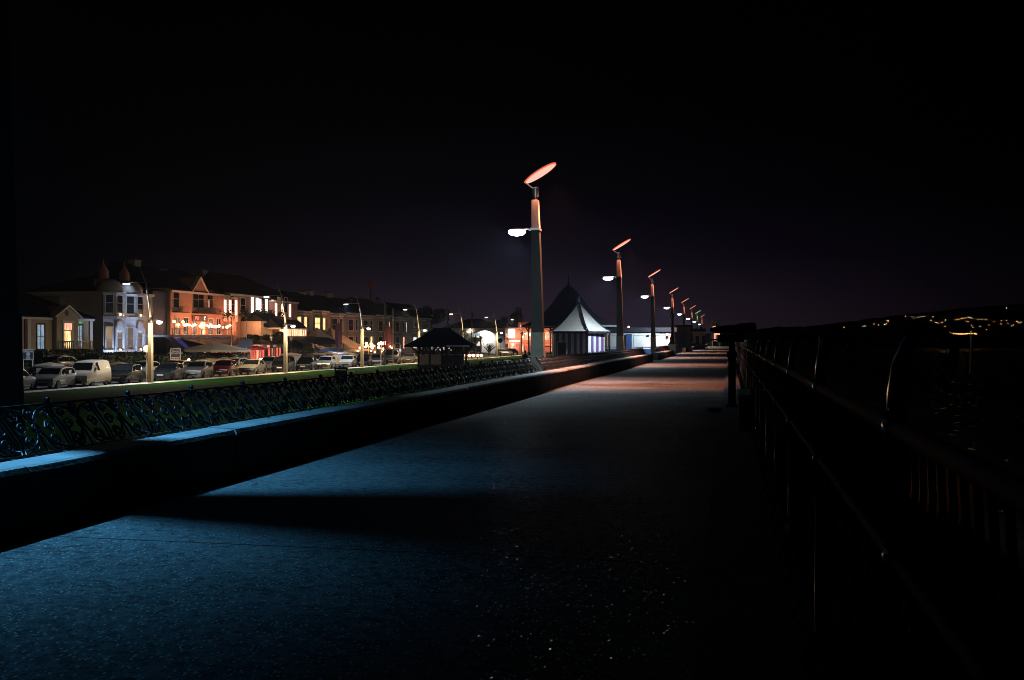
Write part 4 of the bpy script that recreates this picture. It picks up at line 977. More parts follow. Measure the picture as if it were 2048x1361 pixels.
# glass awning below the terrace
nA = 9; ya, yb = yo(344, 5.2), yo(478, 5.2)
for k in range(nA):
    a, c = lerp(ya, yb, k / nA), lerp(ya, yb, (k + 1) / nA) - .12
    MB().prism([(4.3, tz - .3), (4.35, tz - .26), (6.4, tz - 2.0), (6.35, tz - 2.05)], 'y', a, c).build('glass_canopy', M['pub_glass' if k % 2 else 'navy'], r)
MB().box(4.2, 6.2, ya, yb, -.3, tz - 2.1).build('ground_front', M['navy'], r)
for px, m_ in ((350, 'w_white'), (372, 'w_dim'), (362, 'w_white')): win(r, yo(px, 6.2), tz - 3.4, .7, .9, m_, 'black', x=6.2)
sg = MB().box(.05, .15, yl(383), yl(413), zl(395, 644), zl(395, 632)).build('sign_board', M['wood'], r)
hh = zl(395, 633) - zl(395, 642)
text('neon_lettering', 'PO', hh * 1.25, M['neon_red'], sg, atx(.2, yl(391.5), zl(395, 637.7)), .04)
text('neon_lettering', "L'", hh * 1.2, M['neon_white'], sg, atx(.2, yl(407), zl(395, 637.7)), .04)
for px, h_ in ((351, 535), (399, 552), (447, 588), (477, 552)):
    if px < 440: chimney(r, -5.5, yl(px), E + 1, zx(px, h_, HX - 5.5) - zb, .9, 2.0 if px > 360 else 1.4, 3)
# festoon bulbs
fs = thing('festoon_lights', 'string of warm festoon bulbs along the pub terrace', 'light string', (HX, y0, zb))
bulbs = [(348, 644, 1), (366, 645, 1), (357, 650, .7), (368, 651, .8), (374, 650, .8), (379, 651, .8), (385, 653, .8), (390, 650.5, .9), (400, 653, .9), (403, 649, .8), (405, 653, 1), (408, 651, 1), (415, 652, .8), (418, 654, .7), (421, 650, .8), (424, 654, 1), (428, 654, 1), (432, 654.5, 1), (438, 653, 1.1), (446, 656, .6), (454, 655, 1.1), (460, 652, 1)]
wb = [(3.6 + .3 * math.sin(k * 2.1), yo(px, 3.6 + .3 * math.sin(k * 2.1)), zo(px, py, 3.6)) for k, (px, py, s_) in enumerate(bulbs)]
MB().tube([(p[0], p[1], p[2] + .16) for p in sorted(wb, key=lambda q: q[1])], .02, 4).build('wire', M['black'], fs)
BU = MB().ball((0, 0, 0), .17, 8, 6).mesh('bulb', M['bulb'])
for p, (px, py, s_) in zip(wb, bulbs):
    o = link('bulb', BU, fs); o.location = p; o.scale = (s_,) * 3
for t_ in (.05, .18, .32, .45, .58, .7, .83, .95): point('festoon_light', (1.9, lerp(yl(347), W + 1, t_), zl(400, 651)), 150, (1, .32, .16), .2, fs)

# ---- hotel with lit pilasters
y0, y1 = yx(447.5, HX), yx(583, HX); W = y1 - y0; zb = -1.25
yl = lambda px: yx(px, HX) - y0; zl = lambda px, py: zx(px, py, HX) - zb; yo = lambda px, o: yx(px, HX + o) - y0; zo = lambda px, py, o: zx(px, py, HX + o) - zb
r = thing('hotel', 'hotel with glowing pink pilasters along its upper floor', 'hotel', (HX, y0, zb))
E1, E2, E3 = zl(460, 600), zl(500, 595), zl(570, 608)
c1, c2 = yo(473, 1.1), yo(549.5, 1.0)
MB().box(-11, 1.1, 0, c1, -.3, E1).box(-11, 0, c1, c2, -.3, E2).box(-11, 1.0, c2, W, -.3, E3).build('wall', M['pinkwall'], r)
MB().box(-11.2, 1.3, -.1, c1, E1, E1 + .25).box(-11.2, .2, c1 + .001, c2 - .001, E2, E2 + .25).box(-11.2, 1.2, c2, W + .1, E3, E3 + .25).build('cornice', M['trim'], r)
hip_roof(r, -11, 0, 0, W, E2 + .26, 3.3)
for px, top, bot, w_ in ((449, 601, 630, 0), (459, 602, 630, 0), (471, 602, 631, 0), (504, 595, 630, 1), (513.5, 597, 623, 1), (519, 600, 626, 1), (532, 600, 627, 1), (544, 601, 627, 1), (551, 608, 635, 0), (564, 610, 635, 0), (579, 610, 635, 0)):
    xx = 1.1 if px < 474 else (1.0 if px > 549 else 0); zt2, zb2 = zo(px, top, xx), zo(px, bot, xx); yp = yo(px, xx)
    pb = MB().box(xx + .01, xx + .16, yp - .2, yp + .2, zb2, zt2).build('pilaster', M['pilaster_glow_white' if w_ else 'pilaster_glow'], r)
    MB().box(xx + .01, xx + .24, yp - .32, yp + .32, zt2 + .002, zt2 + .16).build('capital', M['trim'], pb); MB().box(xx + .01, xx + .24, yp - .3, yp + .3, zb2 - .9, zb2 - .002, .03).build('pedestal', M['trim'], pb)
for k, px in enumerate((454, 465, 485.5, 509, 526, 538, 557.5, 571)):
    xx = 1.1 if px < 474 else (1.0 if px > 549 else 0)
    win(r, yo(px, xx), zo(px, 625, xx), 1.0 if px != 485.5 else 1.5, 2.1 if px != 485.5 else 1.9, 'glass' if k % 3 else 'w_dim', 'trim', x=xx, fw=.1)
for px in (489, 517, 530, 540, 562, 455): # planters on the ledge
    pp = MB(); rnd = random.Random(px)
    for k in range(90):
        v = Vector((rnd.gauss(0, .3), rnd.gauss(0, .45), rnd.gauss(0, .28))); n_ = Vector((rnd.uniform(-1, 1), rnd.uniform(-1, 1), rnd.uniform(-1, 1))).normalized() * .18; t_ = n_.orthogonal().normalized() * .1
        c = Vector((1.5, yo(px, 1.5), zo(px, 629, 1.5))) + v; pp.add([c - n_, c + t_, c + n_, c - t_], [(0, 1, 2, 3)])
    pp.build('planter_shrub', M['leaf'], r)
# porch, conservatory and ground floor front
pa, pb_ = yo(522, 3), yo(545, 3)
MB().box(0, 3.0, pa, pb_, -.3, zo(538, 644, 3)).build('porch_block', M['creamwall'], r); MB().box(1.0, 3.02, pa + .8, pb_ - 1.2, zo(538, 655, 3), zo(538, 648, 3)).build('porch_window', M['glass'], r)
gable_roof(r, .2, 3.2, pa, pb_ + 3, zo(538, 644, 3) + .01, 1.2)
for k, px in enumerate((480, 506, 528, 536, 546, 558)): win(r, yo(px, 1.0), .6, 1.2, 2.4, ['w_white', 'w_dim', 'w_warm', 'w_dim', 'w_warm', 'w_pink'][k], 'trim', x=1.15 if px < 474 else (3.0 if 524 < px < 555 else (1.02 if px > 549 else 0.02)))
ca, cb_ = yo(560, 5), yo(614, 5); cz = zo(590, 657, 5); 
cs = MB().box(1.05, 5.0, ca, cb_, -.3, .9).box(1.05, 5.1, ca - .1, cb_ + .1, cz - .2, cz).build('conservatory', M['trim'], r)
nW = 12
for k in range(nW):
    a, c = lerp(ca, cb_, k / nW) + .12, lerp(ca, cb_, (k + 1) / nW) - .12
    MB().box(4.9, 4.95, a, c, .9, cz - .2).build('conservatory_pane', M['w_warm' if k in (0, 1, 3, 6, 9) else 'w_pink'], cs)
MB().prism([(1.05, cz), (5.1, cz), (3.6, cz + 1.2), (1.05, cz + 1.3)], 'y', ca, cb_).build('conservatory_roof', M['slate'], cs)
point('hotel_porch_light', (2.6, yo(508, 2.6), zo(512, 652, 2.6)), 110, (1, .42, .2), .2, r); point('hotel_porch_light', (5.0, yo(545, 5), zo(545, 650, 5)), 130, (1, .5, .25), .2, r)
sgn = MB().box(1.4, 1.6, yo(515, 1.5) - .6, yo(515, 1.5) + .6, zo(515, 647, 1.5), zo(515, 633, 1.5)).build('hanging_sign', M['dkred'], r)
text('lettering', 'B', 1.0, M['pilaster_glow_white'], sgn, atx(1.63, yo(512, 1.6), zo(515, 636, 1.6)), .03); text('lettering', 'R', 1.0, M['pilaster_glow_white'], sgn, atx(1.63, yo(517, 1.6), zo(515, 639, 1.6)), .03); text('lettering', 'M', .8, M['pilaster_glow_white'], sgn, atx(1.63, yo(515, 1.6), zo(515, 644, 1.6)), .03)
chimney(r, -5.5, yl(478), E2 + 1, zx(478, 553, HX - 5.5) - zb, .9, 1.4, 2); chimney(r, -5.5, yl(560), E2 + .5, zx(560, 574, HX - 5.5) - zb, .9, 1.4, 3)

# ---- terrace of weathered houses
lit = {(0, 1): 'w_warm', (1, 1): 'w_warm', (1, 3): 'w_pink', (4, 2): 'w_warm', (4, 3): 'w_warm', (5, 0): 'w_pink', (6, 3): 'w_pink', (2, 3): 'w_pink', (7, 2): 'w_white', (6, 0): 'w_white'}
edges = [583, 622, 657, 690, 720, 750, 784, 818, 862]
tlab = ['first house of the grey stucco terrace, right after the hotel conservatory', 'grey terrace house with two lit upper windows behind the dark canopy', 'grey terrace house behind the white tents', 'grey terrace house just left of the third street lamp', 'grey terrace house with lit yellow windows above the string lights', 'grey terrace house behind the furled dark flag', 'grey terrace house behind the bare pale flagpole', 'last grey terrace house, above the left end of the shelter roof']
chim = [(602, 580), (655, 583), (None, 0), (703, 596), (741, 602), (775, 606), (None, 0), (840, 618)]
for i, (a, c) in enumerate(zip(edges, edges[1:])):
    y0, y1 = yx(a, HX), yx(c, HX); W = y1 - y0; zb = -1.2
    r = thing('terrace_house', tlab[i], 'house', (HX, y0, zb), 0, 'terrace of grey stucco houses')
    E = 6.0 - zb + (.25 if i % 2 else 0)
    MB().box(-10, 0, .004, W - .004, -.3, E).build('wall', M['terrace'], r); MB().box(0, .25, .004, W - .004, E - .25, E).build('cornice', M['trim'], r)
    gable_roof(r, -10, 0, .004, W - .004, E + .01, 3.0 + (i % 3) * .15, ov=.3)
    by = W * .36; bb = bay(r, by, W * .46, -.3, E - .7, 1.1, 'terrace')
    MB().prism([(0, by - W * .25), (0, by + W * .25), (1.25, by + W * .15), (1.25, by - W * .15)], 'z', E - .7, E - .45).build('bay_cornice', M['trim'], bb)
    p = lambda q: lit.get((i, q), 'glass')
    win(bb, by, 4.3, 1.0, 1.9, p(1), x=1.1); win(bb, by, .9, 1.0, 2.3, p(3), x=1.1); side_win(bb, by, W * .46, 1.1, 4.3, .8, 1.9, p(1)); side_win(bb, by, W * .46, 1.1, .9, .8, 2.3, p(2) if i % 2 else 'glass')
    win(r, W * .8, 4.3, 1.0, 1.9, p(0)); win(r, W * .8, 1.1, 1.0, 2.2, p(2))
    dq = MB().box(.002, .08, W * .8 - .8, W * .8 - .68, -.2, .9).build('door_trim', M['trim'], r)
    px_, py_ = chim[i]
    if px_: chimney(r, -5, yx(px_, HX - 5) - y0, E + 1.2, zx(px_, py_, HX - 5) - zb - .6, .9, 2.6, 5)
    else: chimney(r, -5, W * .5, E + 1.2, E + 3.6, .8, 1.6, 3)
# mast on the roofs
p = pt(741, 600, 205); r = thing('roof_mast', 'short aerial mast with a reddish panel on the terrace roofs', 'mast', (p.x, p.y, p.z)); MB().tube([(0, 0, -1), (0, 0, 4)], .12, 6).build('pole', M['dkred'], r); MB().box(-.3, .3, -.5, .5, 2.1, 3.8).build('panel', mat('red panel', (.4, .16, .12), .6), r)

# ---- far white building and its lit neighbours (facing down the road)
def facing(px0, px1, py_base, d, name, lab, cat, depth=9):
    a = pt(px0, py_base, d); c = pt(px1, py_base, d)
    r_ = thing(name, lab, cat, tuple(a), TH - R(90)); return r_, (c - a).length, d / F
r, W, s = facing(855, 1010, 707, 250, 'white_building', 'long low white building washed by two wall floods', 'building')
Z = lambda py: (707 - py) * s; Yp = lambda px: (px - 855) * s
MB().box(-10, 0, 0, W, -.6, Z(660)).build('wall', M['whitewall'], r); MB().box(-10.2, .2, -.15, W + .15, Z(660), Z(657)).build('parapet', M['trim'], r)
win(r, Yp(952), Z(674), 1.9, .75, 'w_cool', 'trim', cross=False, two=True)
MB().box(.002, .5, Yp(946), Yp(961), Z(676.5), Z(675)).build('window_hood', M['trim'], r)
for px in (891, 970):
    fl_ = MB().box(.05, .55, Yp(px) - .3, Yp(px) + .3, Z(661.8), Z(660.4)).build('flood_lamp', M['black'], r)
    spot('wall_flood', (.75, Yp(px), Z(661.6)), (-.05, Yp(px), Z(676)), 3200, (1, .93, .82), 140, .7, .05, fl_)
MB().ball((.3, Yp(941), Z(662)), .28, 10, 6).build('wall_lamp', M['sodium'], r); MB().box(-6, -4, Yp(984), Yp(991), Z(657), Z(642)).build('chimney', M['greywall'], r)
hip_roof(r, -14, -2, Yp(885), Yp(1008), Z(657), Z(637) - Z(657), ov=.2)
MB().box(.1, 1.2, Yp(906), Yp(962), -.5, Z(693)).build('low_annex', M['wood'], r)
r, W, s = facing(1007, 1042, 712, 262, 'shopfront', 'pinkish two storey corner building with three white glowing columns', 'building')
Z = lambda py: (712 - py) * s; Yp = lambda px: (px - 1007) * s
MB().box(-8, 0, 0, W, -.6, Z(658)).build('wall', M['pinkwall'], r); MB().box(-8, .2, -.05, W + .05, Z(658), Z(656.5)).build('cornice', M['trim'], r)
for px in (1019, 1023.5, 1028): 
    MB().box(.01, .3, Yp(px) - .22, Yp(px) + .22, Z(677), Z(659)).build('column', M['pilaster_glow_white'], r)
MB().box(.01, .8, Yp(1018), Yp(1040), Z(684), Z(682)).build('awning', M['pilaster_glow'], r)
for k, px in enumerate((1012, 1026, 1033)): win(r, Yp(px), Z(706), 1.1, 2.3, ['glass', 'w_pink', 'w_red'][k])
win(r, Yp(1012), Z(676), .8, 1.7, 'glass')
point('shop_light', (1.6, Yp(1026), Z(690)), 420, (1, .4, .25), .3, r); point('shop_light', (1.6, Yp(1036), Z(672)), 300, (1, .4, .25), .3, r)
r, W, s = facing(1036, 1126, 714, 285, 'red_building', 'long red lit building seen through the bandstand columns', 'building')
Z = lambda py: (714 - py) * s; Yp = lambda px: (px - 1036) * s
MB().box(-8, 0, 0, W, -.6, Z(650)).build('wall', M['pinkwall'], r); MB().box(-8, .2, -.05, W + .05, Z(650), Z(646)).build('parapet', M['redbrick'], r)
for k in range(7): win(r, W * (k + .5) / 7, Z(680), 1.1, 2.0, ['glass', 'w_pink', 'w_dim'][k % 3]); win(r, W * (k + .5) / 7, Z(708), 1.2, 2.4, ['w_warm', 'w_red', 'w_pink'][k % 3])
for t_ in (.1, .35, .6, .85): point('facade_light', (2.0, W * t_, Z(675)), 420, (1, .36, .22), .3, r)
for px, py, lab in ((1043, 676, 0), (1060, 670, 0), (1107, 704, 0)): MB().ball((.4, Yp(px), Z(py)), .3, 8, 6).build('wall_lamp', M['bulb'], r)
# dark roofs beyond
for px0, px1, py, d, lab in ((975, 1022, 640, 330, 'dark hipped roof house behind the white building'), (1020, 1045, 622, 345, 'dark house with a tall block of chimneys behind the corner building'), (868, 925, 651, 300, 'grey blue house behind the white building, left part')):
    r, W, s = facing(px0, px1, 700, d, 'rear_house', lab, 'house'); h_ = (700 - py - 12) * s
    MB().box(-8, 0, 0, W, -1, h_).build('wall', M['greywall'], r); hip_roof(r, -8, 0, 0, W, h_, 12 * s * (1 if px0 != 868 else .6)); chimney(r, -4, W * .7, h_, h_ + 16 * s if px0 != 868 else h_ + 9 * s, 1, 2.2, 3)
# ================================================================= SHELTER ON THE LAWN
d = 100.0; c = pt(881, 738, d); zg = -1.45; s = d / F
r = thing('promenade_shelter', 'open timber shelter with a dark hipped roof and pale lower panels', 'shelter', (c.x, c.y, zg), TH - R(2))
zz = lambda py: HC + (CY - py) * s - zg
ux = lambda px: (px - 881) * s
ze, zr = zz(692), zz(659.5)
n = 6; rb = MB(); x0, x1, dy = ux(816), ux(949), 2.9
prof = [(0, ze - .12), (0, ze), (.12, lerp(ze, zr, .10)), (.4, lerp(ze, zr, .36)), (.75, lerp(ze, zr, .74)), (1, zr)]
for t, z in prof:
    a, b2 = lerp(x0, ux(866), t), lerp(x1, ux(902), t); q = dy * (1 - t) + .15
    rb.v += [(a, -q, z), (b2, -q, z), (b2, q, z), (a, q, z)]
for i in range(len(prof) - 1):
    for k in range(4): rb.f.append((i * 4 + k, i * 4 + (k + 1) % 4, i * 4 + 4 + (k + 1) % 4, i * 4 + 4 + k))
m_ = (len(prof) - 1) * 4; rb.f += [(m_, m_ + 1, m_ + 2, m_ + 3), (3, 2, 1, 0)]
rf = rb.build('roof', M['slate'], r)
MB().tube([(ux(866), 0, zr + .05), (ux(902), 0, zr + .05)], .09, 6).build('ridge_tile', M['slate'], rf)
MB().box(ux(899), ux(944), -dy - .22, -dy - .151, ze - .1, ze + .06).build('gutter', M['steel'], rf)
wx_ = [842, 864, 888, 909, 929]
for yy in (-1.9, 1.9):
    for px in wx_:
        MB().box(ux(px) - .09, ux(px) + .09, yy - .09, yy + .09, 0, ze - .12).build('post', M['wood'], r)
        for q in (-1, 1): MB().prism([(ux(px) + q * .09, ze - .75), (ux(px) + q * .09, ze - .55), (ux(px) + q * .75, ze - .12), (ux(px) + q * .6, ze - .12)][::-q], 'y', yy - .05, yy + .05).build('brace', M['wood'], r)
MB().box(ux(842), ux(930), -1.97, -1.91, zz(709), zz(707)).box(ux(842), ux(930), 1.91, 1.97, zz(709), zz(707)).build('rail', M['wood'], r)
sc = MB()
for yy in (-1.94,):
    for k in range(15):
        x = lerp(ux(845), ux(928), k / 14); sc.lathe([(.03, zz(708)), (.06, zz(704.5)), (.03, zz(701)), (.05, zz(698)), (.03, zz(693))], 6, (x, yy, 0))
sc.build('spindle_screen', M['wood'], r)
for a, b2 in zip(wx_, wx_[1:]):
    pm_ = M['panelgrey'] if a < 888 else M['navy']
    MB().box(ux(a) + .1, ux(b2) - .1, -1.95, -1.89, zz(729), zz(710)).build('panel', pm_, r)
MB().box(ux(842), ux(930), -1.98, -1.88, 0, zz(730)).build('plinth', M['wood'], r); MB().box(ux(845), ux(927), -.25, .25, .4, .5).build('bench_seat', M['wood'], r)

# ================================================================= BANDSTAND
d = 114.0; s = d / F; c = pt(1137, 712, d); zg = -1.1
r = thing('bandstand', 'large bandstand with a tall curved conical roof and finial', 'bandstand', (c.x, c.y, zg))
zz = lambda py: HC + (CY - py) * s - zg
NS = 8; rot = R(22.5) + TH
rp_ = [(99, 655), (98, 652), (88, 648), (70, 640), (52, 627), (36, 609), (22, 590), (10, 577), (3, 572), (.6, 571)]
rf = MB().lathe([(a * s * 1.03, zz(py)) for a, py in rp_], NS, (0, 0, 0), rot).build('roof', M['tentcloth'], r)
MB().lathe([(.12, zz(574)), (.2, zz(571)), (.07, zz(567)), (.05, zz(556)), (.01, zz(546))], 8).build('finial', M['black'], rf)
MB().lathe([(96 * s, zz(656)), (96 * s, zz(655) - .01), (90 * s, zz(655) - .01), (90 * s, zz(656))], NS, (0, 0, 0), rot).build('fascia', M['trim'], rf)
for k in range(NS):
    a = rot + 2 * PI * k / NS; x, y = 86 * s * math.cos(a), 86 * s * math.sin(a)
    MB().lathe([(.14, .9), (.14, 1.1), (.07, 1.3), (.06, zz(661)), (.12, zz(656))], 10, (x, y, 0)).build('column', M['black'], r, 40)
    b_ = MB()
    for q in (-1, 1):
        a2 = a + q * .13; b_.tube([(x, y, zz(666)), (88 * s * math.cos(a + q * .06), 88 * s * math.sin(a + q * .06), zz(660)), (88 * s * math.cos(a2), 88 * s * math.sin(a2), zz(656.5))], .035, 5)
    b_.build('bracket', M['black'], r)
MB().lathe([(92 * s, 0), (92 * s, .85), (90 * s, .9)], NS, (0, 0, 0), rot).build('platform', M['concrete'], r)
rl = MB()
for k in range(NS):
    if k == 5: continue
    a, b2 = rot + 2 * PI * k / NS, rot + 2 * PI * (k + 1) / NS
    p0, p1 = Vector((86 * s * math.cos(a), 86 * s * math.sin(a), 0)), Vector((86 * s * math.cos(b2), 86 * s * math.sin(b2), 0))
    for z in (1.05, 1.8): rl.tube([p0 + Vector((0, 0, z)), p1 + Vector((0, 0, z))], .025, 5)
    for j in range(1, 14):
        p = p0.lerp(p1, j / 14); rl.tube([p + Vector((0, 0, 1.05)), p + Vector((0, 0, 1.8))], .012, 4, False)
rl.build('balustrade', M['black'], r)

# ================================================================= STRIPED KIOSK
d = 86.0; s = d / F; c = pt(1156, 720, d); zg = -.85
r = thing('striped_kiosk', 'round kiosk with purple and white striped walls and a pointed canvas roof', 'kiosk', (c.x, c.y, zg), TH)
zz = lambda py: HC + (CY - py) * s - zg; u = lambda px: (px - 1156) * s
hw = u(1206); fz = -1.9; poly = [(-hw, 2.0), (-hw, -1.5), (u(1172), -2.2), (hw + .12, -.1), (hw + .12, 2.0)]
m, nt_, b_ = new_mat('purple and white stripes'); b_.inputs['Roughness'].default_value = .65
tcx = nd(nt_, 'ShaderNodeTexCoord'); sxx = nd(nt_, 'ShaderNodeSeparateXYZ'); nt_.links.new(tcx.outputs['Object'], sxx.inputs[0])
ad = nd(nt_, 'ShaderNodeMath', operation='ADD'); nt_.links.new(sxx.outputs[0], ad.inputs[0]); nt_.links.new(sxx.outputs[1], ad.inputs[1])
pp_ = nd(nt_, 'ShaderNodeMath', operation='FRACT'); dv = nd(nt_, 'ShaderNodeMath', operation='MULTIPLY'); dv.inputs[1].default_value = 1 / (11.3 * s)
nt_.links.new(sxx.outputs[0], dv.inputs[0]); nt_.links.new(dv.outputs[0], pp_.inputs[0])
gt = nd(nt_, 'ShaderNodeMath', operation='GREATER_THAN'); gt.inputs[1].default_value = .5; nt_.links.new(pp_.outputs[0], gt.inputs[0])
mxx = nd(nt_, 'ShaderNodeMix', data_type='RGBA'); mxx.inputs['A'].default_value = (.14, .06, .22, 1); mxx.inputs['B'].default_value = (.62, .66, .64, 1)
nt_.links.new(gt.outputs[0], mxx.inputs['Factor']); nt_.links.new(mxx.outputs['Result'], b_.inputs['Base Color'])
wl = MB().prism(poly, 'z', -.2, zz(667)).build('wall', m, r)
wv = Vector((u(1172) + hw, -.7, 0)); wl_ = wv.length; DM = Matrix.Translation((-hw, -1.5, 0)) @ Matrix.Rotation(math.atan2(wv.y, wv.x), 4, 'Z')
da, db = .12 * wl_, .36 * wl_
MB().box(da, db, -.05, -.002, 0, zz(686)).xf(DM).build('door', M['black'], r)
MB().box(da - .06, da - .001, -.06, -.002, 0, zz(685)).box(db + .001, db + .06, -.06, -.002, 0, zz(685)).box(da - .06, db + .06, -.06, -.002, zz(685) + .001, zz(684)).xf(DM).build('door_frame', M['trim'], r)
eav = MB(); ev = [(u(1099), .6), (u(1104), -1.85), (u(1172), -2.7), (u(1220), -.2), (u(1206), 2.5), (u(1114), 2.5)]
eav.prism(ev, 'z', zz(668), zz(664)); ro = eav.build('eaves', M['tentcloth'], r)
ap = (u(1158.5), .1, zz(606)); segs = 7
for k in range(6):
    a, b2 = ev[k], ev[(k + 1) % 6]; nn_ = 2
    for j in range(nn_):
        p0 = (lerp(a[0], b2[0], j / nn_), lerp(a[1], b2[1], j / nn_)); p1 = (lerp(a[0], b2[0], (j + 1) / nn_), lerp(a[1], b2[1], (j + 1) / nn_))
        q = MB()
        for i in range(segs + 1):
            t = i / segs; zq = zz(664) + .01 + (ap[2] - zz(664)) * (t ** 1.35 * .95 + .05 * t); sag = -.04 * math.sin(PI * t)
            for p in (p0, p1): q.v.append((lerp(p[0], ap[0], t * .985), lerp(p[1], ap[1], t * .985), zq + (sag if p is p0 else sag)))
        for i in range(segs): q.f.append((2 * i, 2 * i + 1, 2 * i + 3, 2 * i + 2))
        q.build('roof_panel', M['canvas'], r)
MB().lathe([(.12, ap[2] - .25), (.09, ap[2]), (.05, ap[2] + .35), (.01, ap[2] + .55)], 8, (ap[0], ap[1], 0)).build('finial', M['trim'], r)
rb_ = MB()
for v in ev: rb_.tube([(v[0], v[1], zz(664) + .03)] + [(lerp(v[0], ap[0], t * .985), lerp(v[1], ap[1], t * .985), zz(664) + .03 + (ap[2] - zz(664)) * (t ** 1.35 * .95 + .05 * t)) for t in (.25, .5, .75, 1)], .04, 5)
rb_.build('roof_seam', M['tentcloth'], r)

# ================================================================= WHITE AND BLUE PAVILION
d = 113.0; s = d / F; a = pt(1214, 712, d); zg = -.9
r = thing('white_blue_pavilion', 'flat roofed white pavilion with a blue plinth and blue door', 'building', (a.x, a.y, zg), TH - R(90))
zz = lambda py: HC + (CY - py) * s - zg; Yp = lambda px: (px - 1214) * s
MB().box(-7, 0, 0, Yp(1346), zz(699), zz(665)).build('wall', M['whitewall'], r); MB().box(-7, .03, -.03, Yp(1346) + .03, -.3, zz(699) - .002).build('plinth', M['bluewall'], r)
MB().box(-7.4, .12, -.4, Yp(1353), zz(664.7), zz(656)).build('flat_roof', M['flatroof'], r)
MB().box(.031, .09, Yp(1252), Yp(1263.5), 0, zz(669)).build('door', M['bluewall'], r)
for x0_, x1_ in ((1267, 1304), (1310, 1342), (1218, 1238)):
    tr = MB(); ya, yb, za, zb_ = Yp(x0_), Yp(x1_), zz(695), zz(670)
    tr.box(.002, .03, ya, yb, za, za + .05).box(.002, .03, ya, yb, zb_ - .05, zb_).box(.002, .03, ya, ya + .05, za + .051, zb_ - .051).box(.002, .03, yb - .05, yb, za + .051, zb_ - .051); tr.build('shutter_frame', M['trim'], r)
MB().box(.04, .12, Yp(1294), Yp(1299), zz(671.5), zz(670)).build('vent', M['steel'], r); MB().box(.04, .2, Yp(1332), Yp(1336), zz(673), zz(667)).build('alarm_box', M['trim'], r)
MB().tube([(.8, Yp(1226), zz(702)), (.8, Yp(1240), zz(692))], .04, 6).tube([(.8, Yp(1226), 0), (.8, Yp(1226), zz(702))], .04, 6).tube([(.8, Yp(1240), 0), (.8, Yp(1240), zz(692))], .04, 6).build('handrail', M['navy'], r)
MB().ball((-6, Yp(1270), zz(654)), .13, 10, 6).build('roof_lamp', M['bulb2'], r); point('roof_light', (-6, Yp(1270), zz(654) + .3), 60, (1, .35, .12), .1, r)
# blue pavilion beyond, with blue panels and plinth
d = 165.0; s = d / F; a = pt(1361, 700, d)
r = thing('blue_pavilion', 'small blue and white pavilion under the far promenade lamps', 'building', (a.x, a.y, -.6), TH - R(82))
zz = lambda py: HC + (CY - py) * s + .6; Yp = lambda px: (px - 1361) * s
MB().box(-9, 0, 0, Yp(1412), -.3, zz(664)).build('wall', M['whitewall'], r); MB().prism([(.01, zz(700)), (.01, zz(676)), (-.0, zz(676)), (-.0, zz(700))], 'y', 0.01, .02).build('edge', M['trim'], r)
MB().box(-9.3, .1, -.3, Yp(1413), zz(663.8), zz(658)).build('flat_roof', M['flatroof'], r)
for p0, p1, y_ in ((1361, 1371, 660), (1378, 1386, 664), (1392, 1399, 668), (1406, 1412, 668)): MB().box(.002, .06, Yp(p0), Yp(p1), -.2, zz(y_ + 5)).build('blue_panel', M['bluewall'], r)
MB().box(.061, .12, 0, Yp(1412), -.2, zz(688)).build('plinth', M['bluewall'], r)
fe = MB()
for k in range(30): fe.box(2.0, 2.04, k * .13, k * .13 + .05, 0, 1.3)
fe.build('picket_screen', M['trim'], r)

# ================================================================= TENTS, PARASOLS, AWNINGS BEFORE THE HOUSES
def tent(px0, px1, pxa, pya, pye, X, lab, m='canvas_tan'):
    yA, yB = yx(px0, X), yx(px1, X); r = thing('peaked_tent', lab, 'tent', (X, yA, -1.4), 0, 'peaked marquee tents'); W = yB - yA; D = 5.5
    za, ze = zx(pxa, pya, X) + 1.4, zx(pxa, pye, X) + 1.4; ya = yx(pxa, X) - yA; n = 8
    cor = [(0, 0), (0, W), (-D, W), (-D, 0)]; b_ = MB(); N = 24
    for i in range(n + 1):
        t = i / n; z = ze + (za - ze) * (t ** 1.5)
        for k in range(N):
            e = k / N * 4; j = int(e); f = e - j; p = (lerp(cor[j][0], cor[(j + 1) % 4][0], f), lerp(cor[j][1], cor[(j + 1) % 4][1], f))
            rip = .12 * (1 - t) * math.sin(f * PI)
            b_.v.append((lerp(p[0], -D / 2, t * .985), lerp(p[1], ya, t * .985), z + rip))
    for i in range(n):
        for k in range(N): b_.f.append((i * N + k, i * N + (k + 1) % N, (i + 1) * N + (k + 1) % N, (i + 1) * N + k))
    b_.build('canopy', M[m], r, 50)
    for cx_, cy_ in cor: MB().tube([(cx_ * .98 - .01, cy_, 0), (cx_ * .98 - .01, cy_, ze)], .05, 6).build('tent_pole', M['cream_metal'], r)
    MB().box(-.02, .02, .05, W - .05, ze - .35, ze - .02).build('valance', M[m], r)
    return r
M['canvas_tan'] = mat('tan canvas', (.55, .48, .38), .75, var=.12, scale=1.2, bump=.4, bscale=4)
tent(634, 724, 668, 656, 702, -58, 'tan peaked marquee tent left of the folded purple parasol')
tent(676, 752, 693, 656, 700, -60, 'second tan peaked marquee tent, half behind the purple parasol')
X = -57.0
